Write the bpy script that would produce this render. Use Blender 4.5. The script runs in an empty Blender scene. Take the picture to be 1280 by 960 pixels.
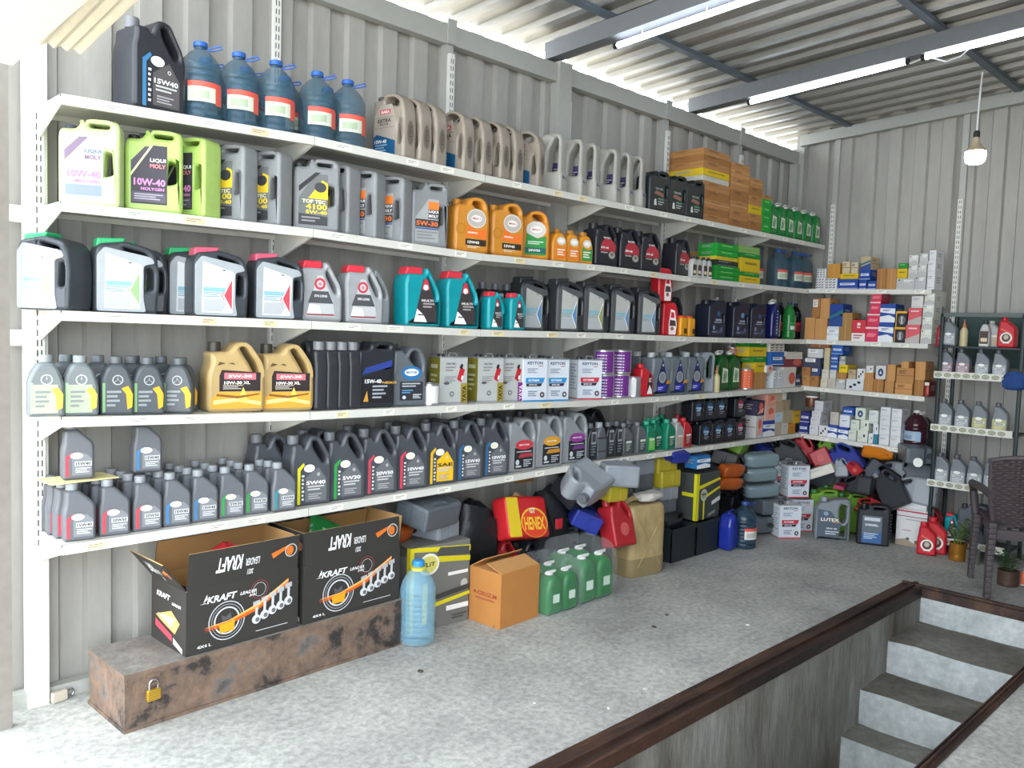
import bpy, math, random
from mathutils import Vector, Matrix
random.seed(7)
SC = bpy.context.scene
COL = SC.collection
PI = math.pi
# ---------------------------------------------------------------- camera
CP = Vector((-0.92697, -3.56611, 1.52005))
CR = [[0.712565, -0.700857, 0.032416], [0.022737, 0.069245, 0.997341], [0.701238, 0.709933, -0.065277]]          # rows: right, up, forward
CF = 1038.58          # focal length in pixels of a 1280 wide picture
cd = bpy.data.cameras.new('camera'); cam = bpy.data.objects.new('camera', cd); COL.objects.link(cam)
cd.sensor_width = 36; cd.lens = 36 * CF / 1280; cd.clip_start = .05
cam.matrix_world = Matrix(((CR[0][0], CR[1][0], -CR[2][0], CP[0]), (CR[0][1], CR[1][1], -CR[2][1], CP[1]),
                           (CR[0][2], CR[1][2], -CR[2][2], CP[2]), (0, 0, 0, 1)))
SC.camera = cam
# ---------------------------------------------------------------- sky, sun, exposure
W = bpy.data.worlds.new('sky'); SC.world = W; W.use_nodes = True
bg = W.node_tree.nodes['Background']; bg.inputs[0].default_value = (.86, .93, 1.0, 1); bg.inputs[1].default_value = 4.2
sd = bpy.data.lights.new('sun', 'SUN'); sd.energy = 6.5; sd.angle = .009; sd.color = (1, .94, .84)
so = bpy.data.objects.new('sun', sd); COL.objects.link(so); so.location = (-3, 4, 8)
so.rotation_euler = Vector((.10, -.50, -.86)).to_track_quat('-Z', 'Y').to_euler()
SC.view_settings.view_transform = 'Standard'; SC.view_settings.look = 'None'
SC.view_settings.gamma = 1; SC.view_settings.use_curve_mapping = False
SC.view_settings.exposure = .75
try: SC.cycles.max_bounces = 10; SC.cycles.transparent_max_bounces = 16; SC.cycles.sample_clamp_indirect = 6
except Exception: pass

# ---------------------------------------------------------------- measuring: where a pixel of the photograph meets a real plane
def ray(px, py):
    a, b = (px - 640) / CF, -(py - 480) / CF
    return Vector([CR[0][i] * a + CR[1][i] * b + CR[2][i] for i in range(3)])
def on(ax, v, px, py):
    d = ray(px, py); return CP + d * ((v - CP[ax]) / d[ax])
def lx(px, P, ax=0):                      # coordinate along axis ax, on the line through P, that shows at column px
    m = (px - 640) / CF; w = [CR[0][i] - m * CR[2][i] for i in range(3)]
    s = sum(w[i] * (P[i] - CP[i]) for i in range(3) if i != ax)
    return CP[ax] - s / w[ax]
def pj(P):
    d = Vector(P) - CP; a = [sum(CR[j][i] * d[i] for i in range(3)) for j in range(3)]
    return 640 + CF * a[0] / a[2], 480 - CF * a[1] / a[2]

# ---------------------------------------------------------------- materials
def lin(h):
    h = h.lstrip('#')
    if len(h) == 3: h = ''.join(c * 2 for c in h)
    o = []
    for i in (0, 2, 4):
        c = int(h[i:i + 2], 16) / 255
        o.append(c / 12.92 if c <= .04045 else ((c + .055) / 1.055) ** 2.4)
    return tuple(o) + (1,)
MC = {}
def M(h, r=.45, m=0., n=.10, sc=25, bump=0., tr=0., em=0., al=1., ior=1.45):
    key = (h, r, m, n, sc, bump, tr, em, al)
    if key in MC: return MC[key]
    mt = bpy.data.materials.new('surface_' + h.strip('#')); mt.use_nodes = True
    nt = mt.node_tree; p = nt.nodes['Principled BSDF']; c = lin(h)
    p.inputs['Roughness'].default_value = r; p.inputs['Metallic'].default_value = m; p.inputs['IOR'].default_value = ior
    if tr: p.inputs['Transmission Weight'].default_value = tr
    if al < 1: p.inputs['Alpha'].default_value = al
    if em: p.inputs['Emission Color'].default_value = c; p.inputs['Emission Strength'].default_value = em
    tc = nt.nodes.new('ShaderNodeTexCoord'); no = nt.nodes.new('ShaderNodeTexNoise')
    no.inputs['Scale'].default_value = sc; no.inputs['Detail'].default_value = 3
    nt.links.new(tc.outputs['Object'], no.inputs['Vector'])
    mx = nt.nodes.new('ShaderNodeMix'); mx.data_type = 'RGBA'
    mx.inputs[6].default_value = tuple(x * (1 - n) for x in c[:3]) + (1,)
    mx.inputs[7].default_value = tuple(min(1, x * (1 + n)) for x in c[:3]) + (1,)
    nt.links.new(no.outputs['Fac'], mx.inputs[0]); nt.links.new(mx.outputs[2], p.inputs['Base Color'])
    if bump:
        b = nt.nodes.new('ShaderNodeBump'); b.inputs['Strength'].default_value = bump; b.inputs['Distance'].default_value = .01
        nt.links.new(no.outputs['Fac'], b.inputs['Height']); nt.links.new(b.outputs[0], p.inputs['Normal'])
    MC[key] = mt; return mt
def Mnoise(name, stops, sc=3., det=8, r=.8, m=0., bump=.2, stretch=(1, 1, 1), sc2=40., mix2=.35, dist=.02, stops2=None):
    mt = bpy.data.materials.new(name); mt.use_nodes = True; nt = mt.node_tree; p = nt.nodes['Principled BSDF']
    p.inputs['Roughness'].default_value = r; p.inputs['Metallic'].default_value = m
    tc = nt.nodes.new('ShaderNodeTexCoord'); mp = nt.nodes.new('ShaderNodeMapping'); mp.inputs['Scale'].default_value = stretch
    nt.links.new(tc.outputs['Object'], mp.inputs[0])
    def layer(s, st, d):
        n = nt.nodes.new('ShaderNodeTexNoise'); n.inputs['Scale'].default_value = s; n.inputs['Detail'].default_value = d; n.inputs['Roughness'].default_value = .65
        nt.links.new(mp.outputs[0], n.inputs['Vector'])
        cr = nt.nodes.new('ShaderNodeValToRGB'); el = cr.color_ramp.elements
        while len(el) < len(st): el.new(.5)
        for e, (pos, c) in zip(el, st): e.position = pos; e.color = lin(c)
        nt.links.new(n.outputs['Fac'], cr.inputs[0]); return n, cr
    n1, c1 = layer(sc, stops, det); n2, c2 = layer(sc2, stops2 or [(.3, '888888'), (.7, 'ffffff')], 6)
    mx = nt.nodes.new('ShaderNodeMix'); mx.data_type = 'RGBA'; mx.blend_type = 'MULTIPLY'; mx.inputs[0].default_value = mix2
    nt.links.new(c1.outputs[0], mx.inputs[6]); nt.links.new(c2.outputs[0], mx.inputs[7]); nt.links.new(mx.outputs[2], p.inputs['Base Color'])
    b = nt.nodes.new('ShaderNodeBump'); b.inputs['Strength'].default_value = bump; b.inputs['Distance'].default_value = dist
    nt.links.new(n2.outputs['Fac'], b.inputs['Height']); nt.links.new(b.outputs[0], p.inputs['Normal'])
    return mt
def pl(h, r=.35): return M(h, r)             # moulded plastic
def pr(h): return M(h, .5, 0, .04)           # print on a label

# ---------------------------------------------------------------- shapes
def rp(pts, r, n=3):                         # round the corners of an outline
    o = []; L = len(pts)
    for i in range(L):
        a, b, c = Vector(pts[i - 1]), Vector(pts[i]), Vector(pts[(i + 1) % L])
        ra = min(r, (a - b).length * .45); rc = min(r, (c - b).length * .45)
        p, q = b + (a - b).normalized() * ra, b + (c - b).normalized() * rc
        for k in range(n + 1):
            t = k / n; o.append(tuple(p * (1 - t) ** 2 + b * 2 * t * (1 - t) + q * t * t))
    return o
def ell(cx, cz, rx, rz, n=20, a0=0, a1=2 * PI):
    return [(cx + rx * math.cos(a0 + (a1 - a0) * k / n), cz + rz * math.sin(a0 + (a1 - a0) * k / n)) for k in range(n)]
TX = {}
def text_mesh(s, bold=.02, shear=0.):
    key = (s, bold, shear)
    if key in TX: return TX[key]
    cu = bpy.data.curves.new('t', 'FONT'); cu.body = s; cu.resolution_u = 2; cu.offset = bold; cu.shear = shear
    ob = bpy.data.objects.new('t', cu); me = bpy.data.meshes.new_from_object(ob)
    vs = [(v.co.x, v.co.y) for v in me.vertices]; fs = [tuple(p.vertices) for p in me.polygons]
    x0 = min(v[0] for v in vs); x1 = max(v[0] for v in vs); y0 = min(v[1] for v in vs); y1 = max(v[1] for v in vs)
    vs = [((x - x0) / (x1 - x0) - .5, (y - y0) / (y1 - y0) - .5) for x, y in vs]
    bpy.data.objects.remove(ob); bpy.data.meshes.remove(me); bpy.data.curves.remove(cu)
    TX[key] = (vs, fs); return TX[key]
class MB:
    def __init__(s): s.v = []; s.f = []; s.m = []; s.mats = []
    def add(s, vs, fs, m, T=None):
        o = len(s.v); s.v += [tuple(T @ Vector(v)) for v in vs] if T else [tuple(v) for v in vs]
        if m not in s.mats: s.mats.append(m)
        i = s.mats.index(m)
        for f in fs: s.f.append(tuple(k + o for k in f)); s.m.append(i)
        return s
    def box(s, x0, x1, y0, y1, z0, z1, m, T=None, fm=None):
        vs = [(x, y, z) for z in (z0, z1) for y in (y0, y1) for x in (x0, x1)]
        F = {'bottom': (0, 2, 3, 1), 'top': (4, 5, 7, 6), 'front': (0, 1, 5, 4), 'back': (2, 6, 7, 3), 'left': (0, 4, 6, 2), 'right': (1, 3, 7, 5)}
        for k, f in F.items(): s.add(vs, [f], (fm or {}).get(k, m), T) if k in (fm or {}) else None
        s.add(vs, [f for k, f in F.items() if k not in (fm or {})], m, T); return s
    def rbox(s, x0, x1, y0, y1, z0, z1, m, b=.006, T=None):      # box with chamfered edges
        X = (x0 + x1) / 2; Y = (y0 + y1) / 2; a = (x1 - x0) / 2; c = (y1 - y0) / 2
        def ring(d, z): return [(X - a + d, Y - c + b), (X - a + b, Y - c + d), (X + a - b, Y - c + d), (X + a - d, Y - c + b), (X + a - d, Y + c - b), (X + a - b, Y + c - d), (X - a + b, Y + c - d), (X - a + d, Y + c - b)], z
        vs = []; 
        for d, z in ((b * .8, z0), (0, z0 + b), (0, z1 - b), (b * .8, z1)):
            p, zz = ring(d, z); vs += [(x, y, zz) for x, y in p]
        fs = [tuple(range(7, -1, -1)), tuple(range(24, 32))]
        for l in range(3):
            for k in range(8): fs.append((l * 8 + k, l * 8 + (k + 1) % 8, l * 8 + 8 + (k + 1) % 8, l * 8 + 8 + k))
        return s.add(vs, fs, m, T)
    def lathe(s, prof, m, cx=0, cy=0, n=14, T=None, sx=1, sy=1):
        vs = []; fs = []
        for r, z in prof:
            vs += [(cx + sx * r * math.cos(2 * PI * k / n), cy + sy * r * math.sin(2 * PI * k / n), z) for k in range(n)]
        for l in range(len(prof) - 1):
            for k in range(n): fs.append((l * n + k, l * n + (k + 1) % n, l * n + n + (k + 1) % n, l * n + n + k))
        if prof[0][0] > 1e-5: fs.append(tuple(range(n - 1, -1, -1)))
        if prof[-1][0] > 1e-5: fs.append(tuple((len(prof) - 1) * n + k for k in range(n)))
        return s.add(vs, fs, m, T)
    def tube(s, path, r, m, n=6, T=None, closed=False):
        P = [Vector(p) for p in path]; vs = []; fs = []; L = len(P); prev = None
        for i, p in enumerate(P):
            if closed: d = P[(i + 1) % L] - P[i - 1]
            else: d = P[min(i + 1, L - 1)] - P[max(i - 1, 0)]
            d.normalize()
            u = prev - d * prev.dot(d) if prev else (Vector((0, 0, 1)) if abs(d.z) < .9 else Vector((1, 0, 0))).cross(d)
            u.normalize(); prev = u; w = d.cross(u)
            rr = r[i] if isinstance(r, (list, tuple)) else r
            vs += [tuple(p + (u * math.cos(2 * PI * k / n) + w * math.sin(2 * PI * k / n)) * rr) for k in range(n)]
        for l in range(L if closed else L - 1):
            for k in range(n):
                a, b = l * n, ((l + 1) % L) * n
                fs.append((a + k, a + (k + 1) % n, b + (k + 1) % n, b + k))
        if not closed: fs += [tuple(range(n - 1, -1, -1)), tuple((L - 1) * n + k for k in range(n))]
        return s.add(vs, fs, m, T)
    def extr(s, out, holes, t, bev, m, T=None, res=1):           # outline in x,z with holes, thickness t in y, rounded edges
        cu = bpy.data.curves.new('o', 'CURVE'); cu.dimensions = '2D'; cu.fill_mode = 'BOTH'
        cu.extrude = t / 2 - bev; cu.bevel_depth = bev; cu.bevel_resolution = res; cu.offset = -bev
        for pts in [out] + list(holes):
            sp = cu.splines.new('POLY'); sp.points.add(len(pts) - 1); sp.use_cyclic_u = True
            for p, q in zip(sp.points, pts): p.co = (q[0], q[1], 0, 1)
        ob = bpy.data.objects.new('o', cu); me = bpy.data.meshes.new_from_object(ob)
        s.add([(v.co.x, -v.co.z, v.co.y) for v in me.vertices], [tuple(p.vertices) for p in me.polygons], m, T)
        bpy.data.objects.remove(ob); bpy.data.meshes.remove(me); bpy.data.curves.remove(cu); return s
    def poly(s, pts, y, m, T=None): return s.add([(p[0], y, p[1]) for p in pts], [tuple(range(len(pts)))], m, T)
    def ring(s, cx, cz, r0, r1, y, m, T=None, n=22, a0=0, a1=2 * PI, sq=1.):
        A = ell(cx, cz, r0, r0 * sq, n, a0, a1 + (a1 - a0) / n * .999); B = ell(cx, cz, r1, r1 * sq, n, a0, a1 + (a1 - a0) / n * .999)
        full = abs(a1 - a0 - 2 * PI) < 1e-3
        vs = [(p[0], y, p[1]) for p in A + B]; L = len(A)
        return s.add(vs, [(k, L + k, L + (k + 1) % L, (k + 1) % L)[::-1] for k in range(L if full else L - 1)], m, T)
    def text(s, t, cx, cz, w, h, y, m, bold=.02, shear=0., T=None, rot=0.):
        vs, fs = text_mesh(t, bold, shear); c, sn = math.cos(rot), math.sin(rot)
        o = [(cx + (x * w) * c - (z * h) * sn, y, cz + (x * w) * sn + (z * h) * c) for x, z in vs]
        return s.add(o, fs, m, T)
    def mesh(s, name):
        me = bpy.data.meshes.new(name); me.from_pydata(s.v, [], s.f)
        for m in s.mats: me.materials.append(m)
        me.polygons.foreach_set('material_index', s.m)
        me.polygons.foreach_set('use_smooth', [True] * len(s.f)); me.update()
        # area weighted normals, hard above about 48 degrees
        N = [p.normal.copy() for p in me.polygons]; A = [p.area + 1e-12 for p in me.polygons]; vf = [[] for _ in s.v]
        for i, f in enumerate(s.f):
            for k in f: vf[k].append(i)
        out = []
        for i, f in enumerate(s.f):
            n0 = N[i]
            for k in f:
                q = Vector((0, 0, 0))
                for j in vf[k]:
                    if N[j].dot(n0) > .66: q += N[j] * A[j]
                out.append(tuple(q.normalized()) if q.length > 1e-15 else tuple(n0))
        try: me.normals_split_custom_set(out)
        except Exception as e: print('normals', e)
        return me
    def build(s, name, parent=None, link=True):
        ob = bpy.data.objects.new(name, s.mesh(name))
        if link: COL.objects.link(ob)
        if parent: ob.parent = parent
        return ob
def empty(name, loc=(0, 0, 0), rz=0., parent=None):
    o = bpy.data.objects.new(name, None); COL.objects.link(o); o.location = loc; o.rotation_euler = (0, 0, rz); o.empty_display_size = .05
    if parent: o.parent = parent
    return o
THINGS = []
def tag(o, label, cat, group=None):
    o['label'] = label; o['category'] = cat
    if group: o['group'] = group
    THINGS.append(o); return o
def struct(o): o['kind'] = 'structure'; return o
def stuff(o): o['kind'] = 'stuff'; return o
def dup(o, parent=None):
    c = o.copy(); COL.objects.link(c); c.parent = parent
    for ch in o.children: dup(ch, c)
    return c
# ================================================================ the setting
m_sheet = Mnoise('painted_sheet', [(.3, '999791'), (.7, 'afada6')], 2.2, 5, .5, .0, .03, (1, 1, .25), 30, .12)
m_roof = Mnoise('roof_sheet_metal', [(.3, '8f8f8b'), (.7, 'adaca6')], 1.6, 6, .4, .3, .08, (1, .2, 1), 25, .3)
m_frame = M('adaea8', .45, .1, .06)
m_white = M('dcdcd6', .4, .0, .05)
m_beam = M('74777a', .5, .1, .08)
m_purlin = M('5f6a74', .5, .2, .08)
m_conc = Mnoise('concrete', [(.28, '8b8a87'), (.45, 'a9aaa6'), (.6, 'bcbdb8'), (.8, 'd4d4ce')], 1.3, 10, .82, 0, .35, (1, 1, 1), 34, .5, .008, [(.33, '7a7875'), (.5, 'd0d0cd'), (.64, 'ffffff')])
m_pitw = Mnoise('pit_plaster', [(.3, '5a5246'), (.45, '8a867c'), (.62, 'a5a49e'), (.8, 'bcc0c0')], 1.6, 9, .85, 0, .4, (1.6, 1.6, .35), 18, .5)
m_step = Mnoise('step_concrete', [(.3, '5a554c'), (.5, '77736a'), (.75, '94938c')], 3, 9, .85, 0, .5, (1, 1, 1), 25, .5)
m_lime = Mnoise('limewash', [(.25, '8b8d88'), (.42, 'b9c0c0'), (.7, 'd6dbda')], 4, 9, .85, 0, .5, (1, 1, 1), 25, .4)
m_rim = Mnoise('rusty_angle', [(.3, '2a211f'), (.46, '40302a'), (.6, '614436'), (.8, '5a4f4a')], 3.5, 9, .55, .3, .4, (.35, 2.5, 1), 30, .5)
m_dust = Mnoise('dusty_ground', [(.3, '968f82'), (.6, 'b0aa9d'), (.8, 'c2beb4')], 1.6, 9, .9, 0, .4, (1, 1, 1), 30, .5)

floor = struct(empty('floor'))
PX0, PX1, PY0, PY1 = .3, 4.44, -1.785, -2.567          # pit opening
s = MB()
for a, b, c, d in ((-.2, PX0, -6, .0), (PX1, 6.05, -6, .0), (PX0, PX1, PY0, .0), (PX0, PX1, -6, PY1)): s.box(a, b, c, d, -.035, 0, m_conc)
s.build('slab', floor)
MB().box(-9, -.2, -12, 12, -.13, -.006, m_dust).box(-.2, 12, .0, 12, -.13, -.006, m_dust).box(-.2, 12, -12, -6, -.13, -.006, m_dust).box(6.05, 12, -6, 0, -.13, -.006, m_dust).build('apron', floor)
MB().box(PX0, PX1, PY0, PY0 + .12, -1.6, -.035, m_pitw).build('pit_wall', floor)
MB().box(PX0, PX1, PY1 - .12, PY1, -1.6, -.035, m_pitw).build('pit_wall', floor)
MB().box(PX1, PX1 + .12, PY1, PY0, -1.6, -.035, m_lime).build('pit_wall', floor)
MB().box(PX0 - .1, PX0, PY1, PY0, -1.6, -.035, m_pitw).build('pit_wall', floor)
MB().box(PX0, PX1, PY1, PY0, -1.7, -1.55, m_step).build('pit_bottom', floor)
zt = -.192
for xa, xb in ((3.95, 4.44), (3.594, 3.95), (3.378, 3.594), (3.1, 3.378), (2.85, 3.1), (2.6, 2.85), (2.35, 2.6)):
    t = MB(); nx, ny = 4, 5                                # worn tread: a slightly uneven grid
    vs = [(xa + (xb - xa) * i / nx, PY1 + (PY0 - PY1) * j / ny, zt + (random.uniform(-.008, .006) if 0 < i < nx else random.uniform(-.012, 0))) for j in range(ny + 1) for i in range(nx + 1)]
    t.add(vs, [(j * (nx + 1) + i, j * (nx + 1) + i + 1, (j + 1) * (nx + 1) + i + 1, (j + 1) * (nx + 1) + i) for j in range(ny) for i in range(nx)], m_step)
    low = [(xa, PY1 + (PY0 - PY1) * j / ny, -1.55) for j in range(ny + 1)]; top = [vs[j * (nx + 1)] for j in range(ny + 1)]
    t.add(low + top, [(j + 1, j, ny + 1 + j, ny + 2 + j) for j in range(ny)], m_lime)
    t.build('pit_step', floor); zt -= .19
# steel angle round the pit
def rim(name, x0, x1, y0, y1, along):
    r = MB(); w = (y1 - y0) if along == 'x' else (x1 - x0)
    for a, b, z0, z1 in ((0, .42, -.01, .010), (.42, .6, -.01, .020), (.6, .86, -.02, .004), (.86, 1, -.045, .010)):
        if along == 'x': ya, yb = sorted((y0 + w * a, y0 + w * b)); r.box(x0, x1, ya, yb, z0, z1, m_rim)
        else: xa, xb = sorted((x0 + w * a, x0 + w * b)); r.box(xa, xb, y0, y1, z0, z1, m_rim)
    return struct(r.build(name))
rim('trim_1', PX0, 4.535, -1.655, PY0 - .004, 'x'); rim('trim_2', 4.535, PX1 - .004, PY1 - .05, -1.655, 'y'); rim('trim_3', PX0, PX1, PY1 - .045, PY1 + .004, 'x')

# profiled steel sheets
def sheet(name, parent, u0, u1, fn, m, pitch=.2, dep=.028, pan=.085):
    us = []; u = u0
    while u < u1 - 1e-6:
        for du, d in ((0, 0), (pitch - pan - .024, 0), (pitch - pan - .012, dep), (pitch - .012, dep)):
            if u + du <= u1 + 1e-6: us.append((u + du, d))
        u += pitch
    us.append((u1, 0))
    vs = []
    for a, d in us: vs += list(fn(a, d))
    t = MB().add(vs, [(2 * i, 2 * i + 2, 2 * i + 3, 2 * i + 1) for i in range(len(us) - 1)], m)
    # folded thickness
    o = t.build(name, parent); return o
wl = struct(empty('wall_left'))
xs = [-.2, 1.0, 2.0, 3.0, 4.0, 5.0, 6.0]
for a, b in zip(xs, xs[1:]): sheet('wall_sheet', wl, a, b, lambda u, d: ((u, d + .004, .05), (u, d + .004, 3.165)), m_sheet)
for z0, z1 in ((.02, .085), (1.32, 1.37), (2.2, 2.25)): MB().box(-.2, 6.0, .034, .07, z0, z1, m_frame).build('girt', wl)
MB().box(-.2, 6., -.05, .003, .0, .055, m_frame).build('bottom_channel', wl)
wb = struct(empty('wall_back'))
RZ = lambda y: 3.165 - .053 * y                         # underside of the roof beams rises away from the long wall
ys = [0, 1.35, 2.35, 3.35, 4.7]
for a, b in zip(ys, ys[1:]): sheet('wall_sheet', wb, a, b, lambda u, d: ((6.015 + d, -u, .0), (6.015 + d, -u, RZ(-u) + .14)), m_sheet)
MB().box(5.98, 6.014, -4.7, -.0, 0, .05, m_frame).build('bottom_channel', wb)
wr = struct(empty('wall_right')); m_side = Mnoise('low_bounce_sheet', [(.3, '4e4e4b'), (.7, '636360')], 2.2, 5, .6, .0, .03, (1, 1, .25), 30, .12)  # wall out of view, sheet coloured dark to cut bounce light inside
for a, b in ((.2, 1.6), (1.6, 3), (3, 4.5), (4.5, 6.0)): sheet('wall_sheet', wr, a, b, lambda u, d: ((u, -4.72 - d, .0), (u, -4.72 - d, 3.36)), m_side)
def slopebox(x0, x1, y0, y1, zf, h, m):                  # box between y0 and y1 whose bottom follows zf(y)
    vs = [(x, y, zf(y) + k) for k in (0, h) for y in (y0, y1) for x in (x0, x1)]
    return MB().add(vs, [(0, 1, 3, 2), (4, 6, 7, 5), (0, 4, 5, 1), (2, 3, 7, 6), (0, 2, 6, 4), (1, 5, 7, 3)], m)
n = 4
def trim(b):
    global n
    o = struct(b.build('trim_%d' % n)); n += 1; return o
trim(MB().box(-.15, 6.0, -.055, .0, 3.03, 3.135, m_frame))                         # top tube of the long wall
trim(slopebox(5.955, 6.012, -4.7, -.055, lambda y: RZ(y) + .02, .09, m_frame))       # raking tube on the back wall
for x, w in ((2.0, .05), (2.90, .11), (4.0, .05), (5.0, .05)): trim(MB().box(x - w / 2, x + w / 2, -.045 if w < .1 else -.075, -.0, .055, 3.03 if w < .1 else 3.15, m_frame))
for x in (2.0, 4.0, 5.0): trim(MB().box(x - .03, x + .03, -.066, -.056, 3.03, 3.16, m_frame))
trim(MB().box(5.9, 5.955, -.07, -.0, .055, 3.03, m_frame)); trim(MB().box(5.955, 6.012, -.10, -.0, .05, 3.17, m_frame))
for y in (-.38, -1.375, -2.5, -3.6): trim(MB().box(5.985, 6.013, y - .022, y + .022, .05, RZ(y) + .02, m_frame))
trim(MB().box(-.035, .035, -.075, -.004, 0, 2.6, m_white))                            # white post carrying the first rail
m_oldpost = M('85807a', .7, .1, .2)
trim(MB().box(-.165, -.122, -.2, -.155, 0, 3.0, m_oldpost))                              # weathered door post
trim(MB().box(-.10, -.035, -.06, -.02, 1.86, 1.92, m_white)); trim(MB().box(-.10, -.035, -.06, -.02, 1.40, 1.46, m_white))
# roof
ce = struct(empty('ceiling'))
for a in range(0, 7): sheet('roof_sheet', ce, a * 1.0, a + 1.0, lambda u, d: ((u - .1, .22, RZ(.22) + .155 - d), (u - .1, -4.9, RZ(-4.9) + .155 - d)), m_roof, .2, .03, .05)
for x in (2.849, 4.40): slopebox(x - .045, x + .045, -4.72, .02, RZ, .10, m_beam).build('beam', ce)
for y in (-.48, -1.72, -2.96, -4.2): MB().box(-.1, 6.3, y - .025, y + .025, RZ(y) + .10, RZ(y) + .126, m_purlin).build('purlin', ce)
# small canopy outside the entrance, top left of the photograph
ca = empty('entrance_canopy', (-.07, -.6, 2.37))
t = MB(); N = 24; sl = .10; L = 2.2
vs = []
for i in range(N * 6 + 1):
    u = -.9 + i / (N * 6) * .96; d = .006 * math.cos(u / .038 * 2 * PI)
    vs += [(u, 0, d), (u, -L, d + sl * L)]
t.add(vs, [(2 * i, 2 * i + 1, 2 * i + 3, 2 * i + 2) for i in range(N * 6)], M('d9d2c0', .6, .1, .12)); t.build('corrugated_sheet', ca)
vs = [(x, y, z - .035 * y) for z in (-.088, .03) for y in (0, -L) for x in (-.27, -.135)]
MB().add(vs, [(0, 1, 3, 2), (4, 6, 7, 5), (0, 4, 5, 1), (2, 3, 7, 6), (0, 2, 6, 4), (1, 5, 7, 3)], m_white).build('fascia_beam', ca)
MB().tube([(-.2, -.3, .03), (-.2, -.3, .93)], .008, m_white).build('hanger', ca)
tag(ca, 'cream corrugated canopy edge on a white beam outside the entrance', 'canopy')

# ================================================================ lamps
m_tube = M('e8f0ff', .4, 0, 0, em=9.); m_black = M('1b1c1e', .5); m_wire = M('dedfe0', .5)
def led(name, x, ya, yb, za, zb, label):
    c = empty(name, (x, ya, za)); d = (0, yb - ya, zb - za)
    P = lambda t, dz=0: (0, d[1] * t, d[2] * t + dz)
    MB().tube([P(.018), P(.982)], .016, m_tube, 10).build('tube', c)
    for a, b in ((0, .02), (.98, 1)): MB().tube([P(a), P(b)], .0175, m_black, 10).build('end_cap', c)
    for q in (.16, .5, .84): MB().tube([P(q, .015), (0, d[1] * q, RZ(ya + d[1] * q) - za)], .0025, m_wire, 5).build('hanging_wire', c)
    return tag(c, label, 'light', 'lit tubes under the roof beams')
led('led_tube', 2.849, -.484, -1.69, 3.147, 3.211, 'lit LED tube under the nearer roof beam')
led('led_tube', 4.40, -.443, -1.531, 3.166, 3.232, 'lit LED tube under the farther roof beam, end near the long wall')
l3 = led('led_tube', 4.40, -1.60, -2.75, 3.236, 3.298, 'lit LED tube under the farther roof beam, end above the chair')
MB().tube([(0, .09, 0), (0, .06, -.02), (0, .0, -.005), (0, -.06, -.012), (0, -.14, -.05), (0, -.22, -.035), (0, -.28, .01)], .004, m_wire, 5).build('lead', l3)
b = empty('hanging_bulb', (5.3, -1.66, 2.74))
MB().lathe([(0, 0), (.04, .004), (.06, .02), (.066, .05), (.064, .085)], M('fff6e2', .3, 0, 0, em=12.), n=18).build('globe', b)
MB().lathe([(.064, .086), (.058, .10), (.034, .125), (.022, .15), (.02, .18)], M('b8a688', .5), n=18).build('collar', b)
MB().lathe([(.021, .18), (.021, .215), (.012, .225)], m_black, n=12).build('socket', b)
MB().tube([(0, 0, .22), (.004, 0, .4), (0, -.01, RZ(-1.66) - 2.74 + .10)], .006, m_wire, 6).build('cord', b)
tag(b, 'white bulb hanging on a cord in front of the back wall', 'light')

# ================================================================ shelving
ZS = [[2.286, 2.322, 2.31, 2.31, 2.316, 2.316, 2.316], [1.918, 1.928, 1.907, 1.923, 1.917, 1.925, 1.935],
      [1.536, 1.53, 1.515, 1.519, 1.511, 1.513, 1.518], [1.157, 1.13, 1.125, 1.11, 1.112, 1.12, 1.125], [.694, .702, .718, .738, .738, .738, .738]]
def sz(k, x):
    x = max(0, min(5.999, x)); i = int(x); return ZS[k][i] + (ZS[k][i + 1] - ZS[k][i]) * (x - i)
BZ = {1: (1.937, 1.919), 2: (1.519, 1.514), 3: (1.132, 1.117), 4: (.734, .704)}
def bz(k, y): a, b = BZ[k]; return a + (b - a) * (-y - .33) / .99
YF = -.356; XB = 5.659
ORD = ['first', 'second', 'third', 'fourth', 'fifth', 'sixth', 'seventh', 'eighth', 'ninth', 'tenth', 'eleventh', 'twelfth']
m_shelf = M('d6d5cd', .45, .05, .06); m_under = M('c9c7be', .5, .05, .06)
m_tag = pr('f2efe2'); m_tagy = pr('e9d9a8'); m_tago = pr('e0c6a4')
LV = ['top', 'second', 'third', 'fourth', 'lowest']
def shelf_mesh(p0, p1, dep, dirv):       # p0, p1 front top corners (x, y, z); dirv points to the wall
    a = Vector(p0); b = Vector(p1); w = Vector(dirv) * dep; up = Vector((0, 0, 1)); e = (b - a).normalized() * .0015
    a = a + e; b = b - e; o = -Vector(dirv) * .002; t = MB()
    def slab(q, m): t.add([tuple(x) for x in q], [(0, 1, 2, 3), (7, 6, 5, 4), (0, 4, 5, 1), (1, 5, 6, 2), (2, 6, 7, 3), (3, 7, 4, 0)], m)
    d = up * -.010
    slab([a, b, b + w, a + w, a + d, b + d, b + w + d, a + w + d], m_shelf)
    i = Vector(dirv) * .014
    slab([a + o, b + o, b + i, a + i, a + o + up * -.036, b + o + up * -.036, b + i + up * -.036, a + i + up * -.036], m_shelf)
    j = w - Vector(dirv) * .012
    slab([a + j, b + j, b + w, a + w, a + j + up * -.03, b + j + up * -.03, b + w + up * -.03, a + w + up * -.03], m_shelf)
    return t
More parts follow.
